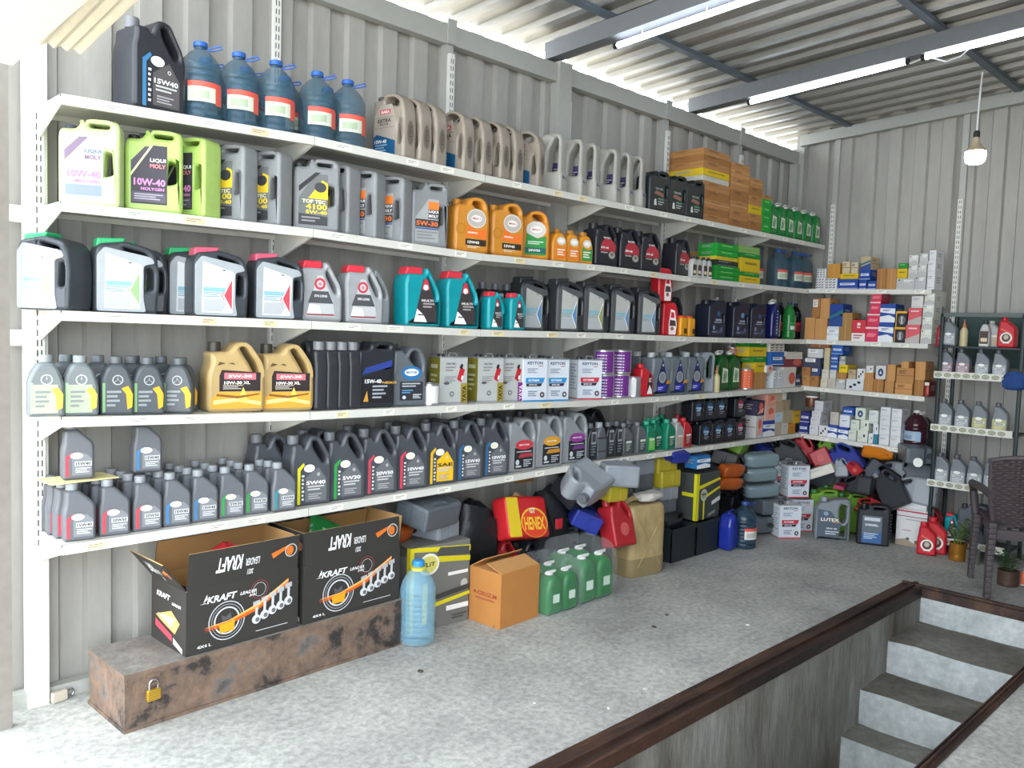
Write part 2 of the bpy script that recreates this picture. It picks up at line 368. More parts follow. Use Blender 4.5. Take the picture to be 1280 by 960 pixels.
def bracket(p, dep, dirv, sx):
    a = Vector(p) + Vector((0, 0, -.011)); w = Vector(dirv) * dep; u = Vector((0, 0, 1)); s = Vector(sx) * .002; t = MB()
    pr_ = [a + Vector(dirv) * .015, a + w, a + w - u * .115, a + w - u * .115 - Vector(dirv) * .03, a - u * .026 + Vector(dirv) * .015]
    vs = [tuple(q + s) for q in pr_] + [tuple(q - s) for q in pr_]
    t.add(vs, [(0, 1, 2, 3, 4), (9, 8, 7, 6, 5)] + [(k, 5 + k, 5 + (k + 1) % 5, (k + 1) % 5) for k in range(5)], m_shelf); return t
def price_tag(parent, p, wd, col, face):
    q = Vector(p); t = MB()
    if face == 'y': t.box(q.x, q.x + wd, q.y - .0015, q.y, q.z - .031, q.z - .007, col); [t.box(q.x + wd * .1, q.x + wd * f, q.y - .002, q.y - .0012, q.z - zz - .003, q.z - zz, pr('8a8a86')) for zz, f in ((.012, .8), (.020, .55))]
    else: t.box(q.x - .0015, q.x, q.y - wd, q.y, q.z - .031, q.z - .007, col); [t.box(q.x - .002, q.x - .0012, q.y - wd * f, q.y - wd * .1, q.z - zz - .003, q.z - zz, pr('8a8a86')) for zz, f in ((.012, .8), (.020, .55))]
    t.build('price_tag', parent)
for k in range(5):
    for i in range(6):
        x1 = i + 1 if i < 5 else (5.9 if k == 0 else XB)
        o = shelf_mesh((i, YF, ZS[k][i]), (x1, YF, sz(k, x1)), .335, (0, 1, 0)).build('wall_shelf')
        bracket((i + .004, YF, ZS[k][i]), .33, (0, 1, 0), (1, 0, 0)).build('bracket', o)
        if i < 5: bracket((i + .996, YF, ZS[k][i + 1]), .33, (0, 1, 0), (1, 0, 0)).build('bracket', o)
        for q in range(random.choice((2, 3, 3))):
            x = i + .08 + q * .31 + random.uniform(0, .16)
            if x < x1 - .1: price_tag(o, (x, YF - .002, sz(k, x)), random.uniform(.06, .09), random.choice((m_tag, m_tag, m_tagy, m_tago if i < 1 else m_tag)), 'y')
        tag(o, 'white steel shelf section, %s level, %s section from the entrance' % (LV[k], ORD[i]), 'shelf', 'shelf sections on the long wall')
for k in (1, 2, 3, 4):
    o = shelf_mesh((XB, -1.315, BZ[k][1]), (XB, -.33, BZ[k][0]), .335, (1, 0, 0)).build('wall_shelf')
    for y in (-1.312, -.335): bracket((XB, y, bz(k, y)), .33, (1, 0, 0), (0, 1, 0)).build('bracket', o)
    for y in (-.5, -.85, -1.1): price_tag(o, (XB - .002, y - random.uniform(0, .1), bz(k, y)), .07, m_tag, 'x')
    tag(o, 'white steel shelf on the back wall, %s of its four levels' % ('topmost', 'second', 'third', 'lowest')[k - 1], 'shelf', 'shelves on the back wall')
m_slot = pr('3a3b3c')
def rail(x, y, z0, z1, face, label):
    o = MB()
    if face == 'y': o.box(x - .018, x + .018, y - .022, y, z0, z1, m_white)
    else: o.box(x - .022, x, y - .018, y + .018, z0, z1, m_white)
    ob = o.build('slotted_rail'); s_ = MB(); z = z0 + .02
    while z < z1 - .03:
        for d in (-.007, .007):
            if face == 'y': s_.box(x + d - .0022, x + d + .0022, y - .0226, y - .0215, z, z + .024, m_slot)
            else: s_.box(x - .0226, x - .0215, y + d - .0022, y + d + .0022, z, z + .024, m_slot)
        z += .038
    stuff(s_.build('slots', ob)); return tag(ob, label, 'rail', 'slotted shelf rails')
for i, (z0, z1) in enumerate(((.62, 2.30), (.5, 3.02), (.4, 2.98), (.4, 2.95), (.4, 2.95), (.4, 2.95))):
    rail(i + .0, (-.075, -.001, -.046, -.001, -.046, -.046)[i] - .001, z0, z1, 'y', 'white slotted shelf rail on the long wall, %s from the entrance' % ORD[i])
rail(5.984, -.38, .4, 2.66, 'x', 'white slotted shelf rail on the back wall beside the corner')
rail(5.984, -1.375, .4, 2.62, 'x', 'white slotted shelf rail on the back wall above the black rack')
# ================================================================ goods: one of each kind, copied afterwards
KIND = {}
def reg(key, ob, w, t, h): KIND[key] = (ob, w, t, h); return ob
def art(mb, w, h, y, ops, T=None):          # flat print; coordinates in widths and heights of the front
    for i, o in enumerate(ops):
        yy = y - .0006 - i * .00035; k = o[0]
        if k == 'p': mb.poly([(p[0] * w, p[1] * h) for p in o[1]], yy, pr(o[2]), T)
        elif k == 'r': a, b, c, d = o[1]; mb.poly([(a * w, c * h), (b * w, c * h), (b * w, d * h), (a * w, d * h)], yy, pr(o[2]), T)
        elif k == 'e': a, b, rx, rz = o[1]; mb.poly(ell(a * w, b * h, rx * w, rz * h, 16), yy, pr(o[2]), T)
        elif k == 'o': a, b, r0, r1 = o[1]; mb.ring(a * w, b * h, r0 * w, r1 * w, yy, pr(o[2]), T)
        elif k == 't': a, b, ww, hh = o[2]; mb.text(o[1], a * w, b * h, ww * w, hh * h, yy, pr(o[3]), .03, o[4] if len(o) > 4 else 0, T)
        elif k == 'l':                       # lines of small print
            a, b, c, d = o[1]; N = o[2]
            for q in range(N):
                z1 = d - (d - c) * q / N; e = b - (b - a) * (0, .25, .1, .4)[q % 4]
                mb.poly([(a * w, (z1 - (d - c) / N * .5) * h), (e * w, (z1 - (d - c) / N * .5) * h), (e * w, z1 * h), (a * w, z1 * h)], yy, pr(o[3]), T)
def capm(r, z0, z1, m, cx=0, n=12):
    t = MB(); t.lathe([(r * .86, z0), (r, z0 + .002), (r, z1 - .004), (r * .9, z1)], m, cx, 0, n); return t
def jug(key, w, t, h, col, out, holes, cap, ops, rr=.018, bev=.014, capc='1c1d20', name='oil_jug', rough=.35, plate=None, extra=None):
    m = pl(col, rough)
    o = MB().extr(rp([(x * w, z * h) for x, z in out], rr), [rp([(x * w, z * h) for x, z in q], rr * .6, 2) for q in holes], t, bev, m)
    if extra: extra(o, m)
    b = o.build(name, link=False)
    if plate:
        pts, pc = plate; MB().extr(rp([(x * w, z * h) for x, z in pts], .01), [], .006, .002, pl(pc, .3), Matrix.Translation((0, -t / 2 - .0005, 0))).build('front_panel', b, link=False)
    if cap:
        if cap[0] == 'x': MB().extr(rp([(x * w, z * h) for x, z in cap[1]], .008), [], t * .62, .006, pl(capc)).build('cap', b, link=False)
        else: cx, r, z0, z1 = cap; capm(r, z0 * h, z1 * h, pl(capc, .4), cx * w).build('cap', b, link=False)
    if ops: l = MB(); art(l, w, h, -t / 2 - (.0036 if plate else 0), ops); l.build('label', b, link=False)
    return reg(key, b, w, t, h)
SL = [(-.5, 0), (.5, 0), (.5, .60), (.43, .72), (.22, .955), (.12, .985), (-.02, .985), (-.12, .90), (-.17, .80), (-.2, .87), (-.46, .87), (-.46, .74), (-.5, .66)]
SLH = [[(.02, .91), (.14, .91), (.36, .68), (.36, .60), (.27, .60), (.06, .80)]]
CN = [(-.5, 0), (.5, 0), (.5, .93), (.44, .985), (-.04, .985), (-.08, .95), (-.12, 1.0), (-.16, .93), (-.22, .87), (-.46, .87), (-.5, .80)]
CNH = [[(.0, .89), (.33, .89), (.33, .94), (.0, .94)], [(.22, .34), (.39, .37), (.39, .62), (.25, .64)]]
CA = [(-.5, 0), (.47, 0), (.5, .5), (.46, .78), (.36, .88), (-.02, .95), (-.44, .90), (-.5, .76)]
CAH = [[(-.08, .875), (.26, .81), (.33, .75), (.0, .79)], [(.27, .30), (.40, .32), (.40, .60), (.30, .62)]]
FI = [(-.5, 0), (.5, 0), (.5, .72), (.41, .93), (.25, 1), (-.02, 1), (-.12, .92), (-.16, .86), (-.42, .86), (-.5, .74)]
FIH = [[(.0, .93), (.22, .93), (.33, .84), (.28, .78), (.06, .82)]]
GA = [(-.5, 0), (.5, 0), (.5, .7), (.42, .9), (.2, 1.0), (-.05, 1.0), (-.2, .93), (-.46, .93), (-.44, .8), (-.5, .66)]
GAH = [[(-.08, .94), (.16, .945), (.33, .85), (.26, .80), (-.12, .86)], [(.26, .25), (.36, .22), (.42, .4), (.40, .58), (.30, .56)]]
HX = [(-.5, 0), (.5, 0), (.5, .3), (.47, .34), (.47, .9), (.40, 1.0), (-.08, 1.0), (-.2, .92), (-.25, .86), (-.5, .86)]
HXH = [[(.06, .36), (.34, .36), (.37, .90), (.26, .93), (.10, .72)]]
EU = [(-.47, 0), (.5, 0), (.5, .50), (.42, .64), (.17, .985), (.06, .985), (.05, .88), (-.44, .88), (-.5, .72)]
EUH = [[(.13, .86), (.36, .58), (.37, .46), (.30, .48), (.09, .78)]]
EUC = ('x', [(-.44, .865), (.035, .865), (.035, 1), (-.38, 1)])
SG = [(-.5, 0), (.5, 0), (.5, .45), (.45, .70), (.26, .95), (.10, 1.0), (-.02, .97), (-.10, .89), (-.16, .85), (-.46, .85), (-.42, .7), (-.5, .55)]
SGH = [[(.04, .90), (.14, .93), (.36, .68), (.40, .52), (.33, .50), (.22, .68)]]
RG = [(-.5, 0), (.5, 0), (.5, .5), (.46, .74), (.34, .91), (.16, .97), (.0, .93), (-.1, .82), (-.14, .9), (-.44, .9), (-.44, .62), (-.5, .5)]
RGH = [[(.0, .78), (.08, .88), (.2, .9), (.30, .84), (.39, .66), (.36, .56), (.2, .64)]]
B1 = [(-.5, 0), (.5, 0), (.5, .58), (.44, .66), (.0, .87), (-.42, .87), (-.44, .62), (-.5, .5)]
B2 = [(-.5, 0), (.5, 0), (.5, .5), (.34, .77), (.19, .87), (-.19, .87), (-.34, .78), (-.5, .58)]
CP1 = (-.32, .024, .86, .985)
# ---- grey four litre jugs of the lowest shelf: one colour strip and grade each
def grade(key, strip, txt, w=.2, t=.115, h=.32, body='484b51', house='66696d', oval='e9e9c8', tcol='f2f2f2'):
    ops = [('p', [(-.34, .03), (-.27, .03), (-.27, .50), (-.17, .58), (-.2, .61), (-.34, .53)], strip), ('p', [(-.15, .06), (.36, .06), (.36, .36), (.16, .54), (-.15, .40)], house),
           ('e', (-.06, .53, .13, .055), 'f4f4ee'), ('e', (-.06, .53, .10, .038), oval), ('l', (-.24, -.18, .06, .44), 7, 'd9d9d9'),
           ('o', (.16, .44, .02, .035), 'd9d9d9'), ('t', txt, (.10, .325, .46, .055), tcol), ('l', (-.10, .30, .20, .28), 2, 'c6c6c6'), ('l', (-.08, .24, .08, .17), 3, 'a9a9a9')]
    return jug(key, w, t, h, body, SL, SLH, (-.33, .026, .86, .985), ops, capc='6a6d72')
for k_, c_, x_ in (('g5w40', 'd6d420', '5W40'), ('g5w30', '2f9a4a', '5W30'), ('g20w50', 'c2485a', '20W50'), ('g10w40', 'd6405a', '10W40'), ('g15w40', '2f6b9c', '15W40'), ('g10w20', '2f6b9c', '10W20')): grade(k_, c_, x_)
grade('gsae', 'e8b820', 'SAE', house='e8b820', tcol='2a2a2a')
grade('big15', '3f7fae', '15W40', .215, .15, .345, '2c2e34', '5a5758')
def litre(key, strip, txt):
    w, t, h = .108, .07, .214
    ops = [('p', [(-.40, .06), (-.30, .06), (-.30, .36), (-.16, .44), (-.2, .48), (-.40, .40)], strip), ('p', [(-.2, .08), (.40, .08), (.42, .36), (.2, .46), (-.2, .36)], '7d8186'),
           ('e', (-.06, .42, .2, .055), 'f4f4ee'), ('e', (-.06, .42, .15, .036), 'e3e2b0'), ('r', (-.12, .40, .24, .32), 'c9cccd'), ('t', txt, (.14, .28, .46, .055), '2c2e30'), ('l', (-.1, .36, .11, .21), 3, 'cfd2d4')]
    return jug(key, w, t, h, '63666c', B1, [], (-.2, .021, .865, .99), ops, .012, .010, '8d9196', 'oil_bottle')
for k_, c_, x_ in (('l1', 'c9404f', '15W40'), ('l2', 'c9404f', '20W50'), ('l3', '3f7db0', '15W40'), ('l4', '2f9a4a', '5W30'), ('l5', '2f8a96', '10W30')): litre(k_, c_, x_)
# bottles with a star ring on the chest and an orange flash
jug('star', .118, .075, .222, '4c5257', B2, [], (0, .023, .865, .99), [('r', (-.44, -.36, .06, .55), '7fae7a'), ('l', (-.32, .1, .12, .42), 4, '8d9598'), ('o', (.0, .60, .13, .16), 'b4babc'),
    ('p', [(-.015, .60), (.015, .60), (0, .665)], 'b4babc'), ('p', [(0, .61), (-.1, .57), (-.09, .56)], 'b4babc'), ('p', [(0, .61), (.1, .57), (.09, .56)], 'b4babc'), ('p', [(.28, .1), (.42, .14), (.44, .36), (.3, .50), (.1, .46), (.24, .36)], 'e9a722')], .014, .012, '5c6266', 'oil_bottle')
jug('star_lit', .118, .075, .222, '6e7678', B2, [], (0, .023, .865, .99), [('r', (-.44, .30, .06, .52), 'a6b09a'), ('r', (-.44, -.36, .06, .55), '9fc49a'), ('l', (-.30, .1, .12, .42), 4, '7d8684'), ('o', (.0, .60, .13, .16), 'ced2d2'), ('p', [(-.015, .60), (.015, .60), (0, .665)], 'ced2d2'),
    ('p', [(.26, .1), (.42, .14), (.44, .36), (.3, .48), (.12, .44), (.24, .34)], 'dcb84a')], .014, .012, '8a9092', 'oil_bottle')  # paler copy of the star bottle, with haze and bright light in its colours
# ---- canisters with a slot handle on top and a D handle at the side
jug('moly', .205, .11, .318, 'a9c86a', CN, CNH, (-.35, .021, .86, .93), [('p', [(-.40, .10), (.22, .10), (.22, .80), (-.05, .80), (-.40, .42)], '3a3740'), ('p', [(-.40, .46), (-.40, .60), (-.16, .78), (-.02, .78)], '4c4453'), ('p', [(-.40, .42), (-.40, .46), (-.06, .80), (-.02, .80)], 'd9e8a8'),
    ('t', 'LIQUI', (.06, .62, .27, .05), 'f6f6f6'), ('t', 'MOLY', (.06, .555, .27, .05), 'f08a90'), ('t', '10W-40', (-.08, .36, .54, .085), 'e58fd6'), ('t', 'MOLYGEN', (-.03, .28, .40, .035), 'd890cc'), ('r', (-.38, .20, .12, .24), '565160'), ('l', (-.34, .15, .14, .22), 3, 'a9a4b0')], capc='26282c')
jug('moly_lit', .205, .11, .318, 'c6d69c', CN, CNH, (-.35, .021, .86, .93), [('p', [(-.40, .10), (.22, .10), (.22, .80), (-.05, .80), (-.40, .42)], 'a9adb8'), ('p', [(-.40, .50), (-.40, .62), (-.16, .78), (-.02, .78)], '7d6a84'), ('r', (-.38, .20, .12, .24), '7f8ca4'), ('t', '10W-40', (-.08, .36, .54, .085), 'c07ab4'),
    ('t', 'MOLYGEN', (-.03, .28, .40, .035), 'b078a8'), ('t', 'LIQUI', (.06, .62, .27, .05), '70808e'), ('t', 'MOLY', (.06, .555, .27, .05), '8a6a7a')], capc='5a6068')  # lit copy of the lime canister: strong daylight put into body and label colours
def grey_canister(key, ops): return jug(key, .205, .098, .318, '85888a', CN, CNH, (-.35, .021, .86, .93), ops, capc='3a3c3f')
grey_canister('top4100', [('p', [(-.40, .08), (.22, .08), (.22, .78), (-.05, .78), (-.40, .44)], '6c6f70'), ('p', [(-.40, .52), (-.40, .60), (-.05, .80), (.06, .80)], '2d2f31'), ('p', [(-.2, .44), (.22, .44), (.22, .66), (.10, .70)], 'e8c530'), ('e', (.06, .60, .13, .07), '3b3d40'), ('t', 'TOP TEC', (-.08, .40, .50, .05), 'efe9c0'),
    ('t', '4100', (-.02, .33, .46, .075), 'f0d53a'), ('t', '5W-40', (-.02, .255, .46, .05), 'f0d53a'), ('p', [(-.40, .08), (.22, .08), (.22, .20), (-.40, .23)], '3c3e40'), ('l', (-.34, .05, .10, .19), 2, '8c8e90')])
grey_canister('tec5w30', [('p', [(-.40, .08), (.22, .08), (.22, .74), (-.05, .74), (-.40, .44)], 'a6a8a8'), ('r', (-.06, .22, .58, .70), 'ee8034'), ('r', (-.06, .22, .44, .58), '4b4d50'), ('t', 'LIQUI', (.08, .545, .25, .045), 'f6f6f6'), ('t', 'MOLY', (.08, .48, .25, .045), 'f6f6f6'),
    ('r', (-.40, .22, .30, .42), '3d3d3f'), ('t', '5W-30', (-.09, .36, .58, .075), 'ec7a3c'), ('r', (-.40, .22, .27, .29), '3d5a9a'), ('l', (-.36, .18, .10, .24), 3, '888b8c')])
# ---- big angular jugs with a coloured flap cap
def angular(key, cap, flash, plate='a4abb0', body='3c4147', h=.282, w=.228, lab='d6dbde'):
    return jug(key, w, .125, h, body, CA, CAH, ('x', [(-.46, .86), (-.04, .93), (.0, 1.0), (-.44, .98)]), [('p', [(-.36, .06), (.18, .06), (.22, .62), (.18, .66), (-.34, .78)], lab), ('r', (-.33, .17, .36, .42), '86b8c4'), ('l', (-.33, .0, .27, .35), 3, '7fa0b4'),
        ('p', [(-.33, .08), (.0, .08), (.14, .26), (-.33, .25)], 'b4b8bc'), ('p', [(.17, .10), (.17, .56), (-.02, .30)], flash), ('p', [(.0, .30), (.17, .08), (.19, .08), (.03, .31), (.18, .56), (.17, .58)], 'f8f8f8'), ('r', (.0, .05, .66, .68), '6a7076')],
        capc=cap, plate=([(-.47, .02), (.28, .02), (.24, .20), (.24, .64), (.42, .68), (.36, .76), (-.36, .86), (-.47, .74)], plate))
angular('edge_green', '35b070', '8fb07c'); angular('edge_pink', 'e0607a', 'c24a56')
def dark_jug(key, flash, lab='b9bab4'): return angular(key, '34373a', flash, '55585a', '2f3133', .312, .222, lab)
dark_jug('dark_blue', '5f8db8'); dark_jug('dark_green', '9aa05c')
# ---- jugs with a straight slanting handle and a red cap
def slant(key, w, t, h, col, lab, cap='d63a48', ring=None):
    jug(key, w, t, h, col, EU, EUH, EUC, lab, capc=cap)
T1 = [('p', [(-.26, .08), (.36, .08), (.36, .30), (.12, .80), (-.02, .80)], '3d3638'), ('p', [(-.06, .62), (.16, .62), (.10, .80), (.0, .80)], 'c23a4a'), ('e', (.05, .66, .07, .05), 'f0e6e2'), ('p', [(-.26, .08), (.10, .08), (.0, .2), (-.18, .30)], 'f2f2ee'), ('t', 'MULTI', (.10, .44, .32, .04), 'e6e2e0'), ('l', (-.02, .30, .3, .40), 2, 'a8a4a2'), ('l', (-.16, .04, .17, .21), 1, '3a3a3a')]
slant('teal', .215, .12, .292, '12929c', T1); slant('teal_small', .115, .075, .204, '12929c', T1)
slant('silver_red', .20, .11, .268, '9a9da0', [('p', [(-.38, .08), (.30, .08), (.26, .34), (.0, .76), (-.12, .76)], 'b9bcbe'), ('o', (-.06, .62, .08, .13), 'c23a4a'), ('t', '6', (-.06, .62, .06, .05), 'c23a4a'), ('p', [(-.34, .30), (.26, .30), (.14, .50), (-.24, .50)], '4c4e52'), ('t', 'SYN LONG', (-.04, .42, .30, .04), 'e6e6e6'), ('p', [(-.36, .10), (.0, .10), (-.08, .26), (-.30, .28)], 'f2f2f2'), ('r', (-.36, .28, .10, .125), '8a3a44')])
# ---- golden jugs
jug('gold', .222, .12, .29, 'cd8a32', FI, FIH, (-.29, .022, .85, .95), [('p', ell(.10, .62, .27, .17, 18), 'd2cfc8'), ('p', ell(.10, .62, .24, .145, 18), 'bdb6ae'), ('e', (.10, .62, .15, .06), 'f2ece6'), ('t', 'MAX-1', (.10, .62, .22, .04), 'b4303c'), ('p', [(-.18, .30), (.38, .26), (.38, .46), (.14, .40), (-.14, .50)], 'e8742a'), ('t', 'MINERAL', (-.0, .365, .28, .03), 'f8f0e4'), ('r', (-.20, .38, .14, .25), '33291f'), ('t', '15W40', (.02, .195, .32, .05), 'f6f2ea'), ('l', (-.15, .2, .08, .13), 2, 'e9d9b8'), ('o', (-.34, .42, .10, .13), 'c07f20')], .03, .018, 'c07f20')
jug('gold_green', .222, .12, .272, 'd2892a', FI, FIH, (-.29, .022, .85, .95), [('p', ell(.10, .62, .27, .17, 18), 'd2cfc8'), ('e', (.10, .62, .16, .07), 'f2ece6'), ('t', 'MAX-3', (.10, .62, .22, .04), 'b4303c'), ('p', [(-.2, .10), (.38, .10), (.38, .50), (.14, .44), (-.16, .54)], '2f8f45'), ('r', (-.20, .38, .14, .25), '1f5f5a'), ('t', '20W50', (.06, .195, .32, .05), 'f6f2ea'), ('l', (-.12, .3, .30, .38), 2, 'd9ecd9')], .03, .018, 'c07f20')
def gold1(key, c): jug(key, .115, .075, .192, 'd9902a', B2, [], (0, .024, .86, .98), [('e', (.06, .62, .28, .12), 'd2cfc8'), ('e', (.06, .62, .18, .06), 'f2ece6'), ('p', [(-.26, .10), (.40, .10), (.40, .48), (.1, .42), (-.24, .52)], c), ('l', (-.18, .3, .16, .38), 3, 'f0e4d0')], .014, .012, 'a8701c', 'oil_bottle')
gold1('gold_litre', 'e0782c'); gold1('gold_litre_green', '2f8f45')
jug('sand', .245, .13, .298, 'b89e6c', SG, SGH, (-.31, .026, .84, .98), [('p', [(-.30, .30), (.40, .30), (.40, .56), (-.26, .60), (-.30, .52)], '2e2526'), ('p', [(-.22, .47), (.32, .46), (.32, .55), (-.22, .56)], 'c9727c'), ('t', '5W-30', (.05, .51, .40, .04), 'f6efe6'), ('t', '10W-30 XL', (.0, .42, .44, .045), 'f2ece2'), ('l', (-.24, .10, .32, .39), 3, 'b8b0a4'), ('p', [(-.44, .06), (.42, .06), (.42, .28), (-.30, .30), (-.44, .2)], 'dba23a'),
    ('p', [(-.4, .12), (.0, .16), (.4, .10), (.40, .15), (.0, .21), (-.4, .18)], 'f0d08a'), ('p', [(.02, .16), (.18, .16), (.14, .28), (.10, .36), (.06, .28)], 'f2c65a'), ('p', [(-.36, .24), (.0, .2), (.38, .25), (.38, .27), (0, .235), (-.34, .27)], '8a5a24'), ('p', [(-.34, .66), (-.2, .69), (-.3, .71)], '5a482a'), ('p', [(-.16, .69), (-.04, .67), (-.08, .70)], '5a482a')], .03, .018, '3a352e')
# ---- taupe jugs with a looped handle and an oval grip on the narrow side
def gara_side(o, m): pass
g = jug('gara', .215, .088, .312, '978d80', GA, GAH, (-.36, .024, .90, 1.0), [('p', [(-.44, .10), (.24, .10), (.24, .62), (.12, .84), (-.22, .84), (-.40, .68)], 'aaa196'), ('r', (-.24, .08, .70, .765), 'c23a3e'), ('t', 'GARA', (-.08, .732, .27, .045), 'f6f2ee'), ('r', (-.42, .22, .645, .65), '6e675e'), ('t', 'EXTRA', (-.1, .60, .40, .055), '2e2a28'), ('t', 'PLUS', (-.1, .545, .26, .03), '3a3634'), ('r', (-.42, .22, .49, .495), '6e675e'),
    ('p', [(-.42, .06), (.24, .06), (.24, .28), (-.32, .40), (-.42, .36)], '17557f'), ('t', '15W-40', (-.2, .285, .36, .055), 'f4f6f8'), ('l', (-.36, .0, .12, .24), 3, '8fb4cc')], .02, .014, '4a443e')
l = MB(); R9 = Matrix.Rotation(PI / 2, 4, 'Z')
art(l, .088, .312, -.215 / 2, [('e', (0, .40, .27, .20), '857c70'), ('e', (0, .40, .23, .175), '6c645a'), ('l', (-.12, .12, .32, .50), 5, '4a443c')], R9); l.build('grip', g, link=False)
g = jug('helix', .215, .095, .332, 'aaa8a0', HX, HXH, (-.38, .024, .84, .97), [('p', [(-.44, .36), (.0, .36), (.02, .70), (-.2, .80), (-.44, .78)], 'b9b8b2'), ('p', [(-.40, .40), (.0, .40), (.0, .60), (-.40, .52)], '3a3060'), ('r', (-.38, -.02, .52, .60), '5a4a86'), ('l', (-.36, -.06, .42, .5), 2, 'd9d4e6'), ('r', (-.40, .0, .36, .40), 'c28a3a')], .018, .016, '7d7a74')
l = MB(); art(l, .095, .332, -.215 / 2, [('p', [(-.36, .235), (.06, .245), (-.36, .30)], '544a86'), ('l', (.04, .3, .22, .28), 2, '6a6a66')], R9); l.build('side_mark', g, link=False)
# ---- black jugs
jug('red_black', .212, .12, .258, '23242a', SL, SLH, (-.33, .028, .85, .99), [('p', [(-.30, .40), (.36, .34), (.38, .50), (.2, .62), (-.10, .66), (-.26, .54)], 'b53440'), ('t', 'MAXIMO', (-.02, .66, .32, .04), 'e6e6e6'), ('t', '10W-40', (-.12, .43, .34, .055), 'f4f4f4'), ('r', (-.34, .1, .35, .385), 'b53440'), ('e', (.2, .27, .15, .085), 'a9a69c'), ('l', (-.30, .0, .27, .33), 1, 'a8a8a8'), ('e', (.2, .29, .06, .04), '6a675f')], capc='1a1b1f')
jug('night', .215, .12, .262, '1c2326', CN, CNH, (-.35, .021, .86, .93), [('p', [(-.36, .12), (.24, .12), (.24, .66), (-.2, .62), (-.36, .5)], '22302c'), ('t', 'CRUISE', (-.05, .55, .38, .05), 'b4b8b6'), ('p', [(-.3, .42), (.16, .36), (.18, .45), (-.2, .50)], '9a6a58'), ('r', (-.1, .2, .28, .33), '5c8a66'), ('p', [(-.30, .14), (-.16, .14), (-.2, .30), (-.28, .28)], 'd4d8d6'), ('l', (-.1, .2, .14, .25), 2, 'b4b8b6')], capc='15181a')
def navy(key, c): jug(key, .222, .13, .272, '1b2130', CN, CNH[1:], (-.3, .03, .86, .97), [('e', (.02, .62, .10, .07), c), ('t', '20W50', (.02, .46, .36, .055), 'c6d2e2'), ('l', (-.24, .24, .36, .41), 1, '8fa4c2'), ('e', (-.24, .26, .07, .06), '7f94b8'), ('e', (.2, .22, .07, .06), '4a6288'), ('r', (-.34, -.1, .12, .17), '6a82a8'), ('l', (-.08, .3, .10, .18), 2, '54698c')], capc='14171f')
navy('navy', '2f5a8f'); navy('navy_pale', '5f8fbf')
def stack_jug(key, c, txt='d8e2ea'): jug(key, .20, .12, .215, '17191f', CN, CNH, (-.35, .021, .86, .97), [('p', ell(-.05, .58, .22, .2, 16), c), ('p', [(-.26, .54), (.18, .50), (.2, .58), (-.22, .62)], 'a4c2d6'), ('t', '15W40', (-.04, .46, .30, .07), txt), ('l', (-.2, .2, .22, .36), 2, '8a9096')], capc='111317')
stack_jug('pit_blue', '27567f'); stack_jug('pit_red', 'b02a48')
jug('blue_label', .20, .12, .318, '2b2e33', CN, CNH, (-.35, .021, .86, .97), [('p', [(-.40, .50), (.40, .62), (.40, .72), (-.30, .60)], '2b3f8a'), ('p', [(-.40, .08), (.40, .08), (.40, .60), (-.40, .47)], '1e1f24'), ('t', '15W-40', (-.1, .40, .44, .06), 'e6e8ee'), ('t', 'NEXO', (.34, .38, .40, .035), 'd6a84a'), ('p', [(-.36, .10), (-.22, .10), (-.26, .26)], 'c9923a'), ('l', (-.12, .28, .12, .34), 4, '9aa0aa')], capc='1c1e22')
o_, w_, t_, h_ = KIND['blue_label']
jug('narrow_black', .20, .064, .315, '303236', SL, SLH, (-.33, .026, .86, .985), None, capc='7a7d80')
jug('grey_round', .205, .12, .305, '62686e', RG, RGH, (-.29, .026, .88, 1.0), [('p', ell(.06, .54, .28, .115, 18), '2b6fa8'), ('e', (.06, .55, .2, .06), 'e4e8ec'), ('t', 'MOTOR', (.06, .55, .30, .035), '1f4a78'), ('p', [(-.26, .40), (.38, .40), (.38, .10), (-.26, .10)], '2d3035'), ('l', (-.2, .3, .30, .38), 2, 'b4bac0'), ('l', (-.2, .1, .20, .27), 2, '5f9ac8'), ('e', (-.14, .15, .05, .03), 'c6cbd0'), ('l', (.1, .34, .12, .2), 3, 'c6cbd0')], .022, .015, '3a3d40')
def ring(key, c, c2): jug(key, .222, .12, .312, '8c9093', RG, RGH, (-.29, .026, .88, 1.0), [('p', [(-.26, .06), (.36, .06), (.36, .44), (-.26, .44)], '26282b'), ('p', ell(.06, .49, .3, .09, 16), c), ('t', 'MOTOR', (.06, .49, .34, .03), 'f0e6e6'), ('r', (-.2, .3, .36, .375), 'c9ccd0'), ('p', [(-.14, .26), (.34, .27), (.34, .34), (-.06, .335)], c2), ('e', (-.16, .18, .06, .05), 'c6cbd0'), ('l', (.04, .32, .08, .22), 4, 'b4bac0'), ('r', (-.22, -.04, .09, .12), 'c6cbd0')], .022, .015, '33363a')
ring('ring_red', 'c23a44', 'a83a44'); ring('ring_gold', 'd69a2e', 'c28a2e'); ring('ring_purple', '8a3a8a', '6a3a7a')
HF = [(-.5, 0), (.5, 0), (.5, .62), (.42, .88), (.1, .90), (.02, .80), (-.06, .88), (-.44, .88), (-.42, .66), (-.5, .52)]
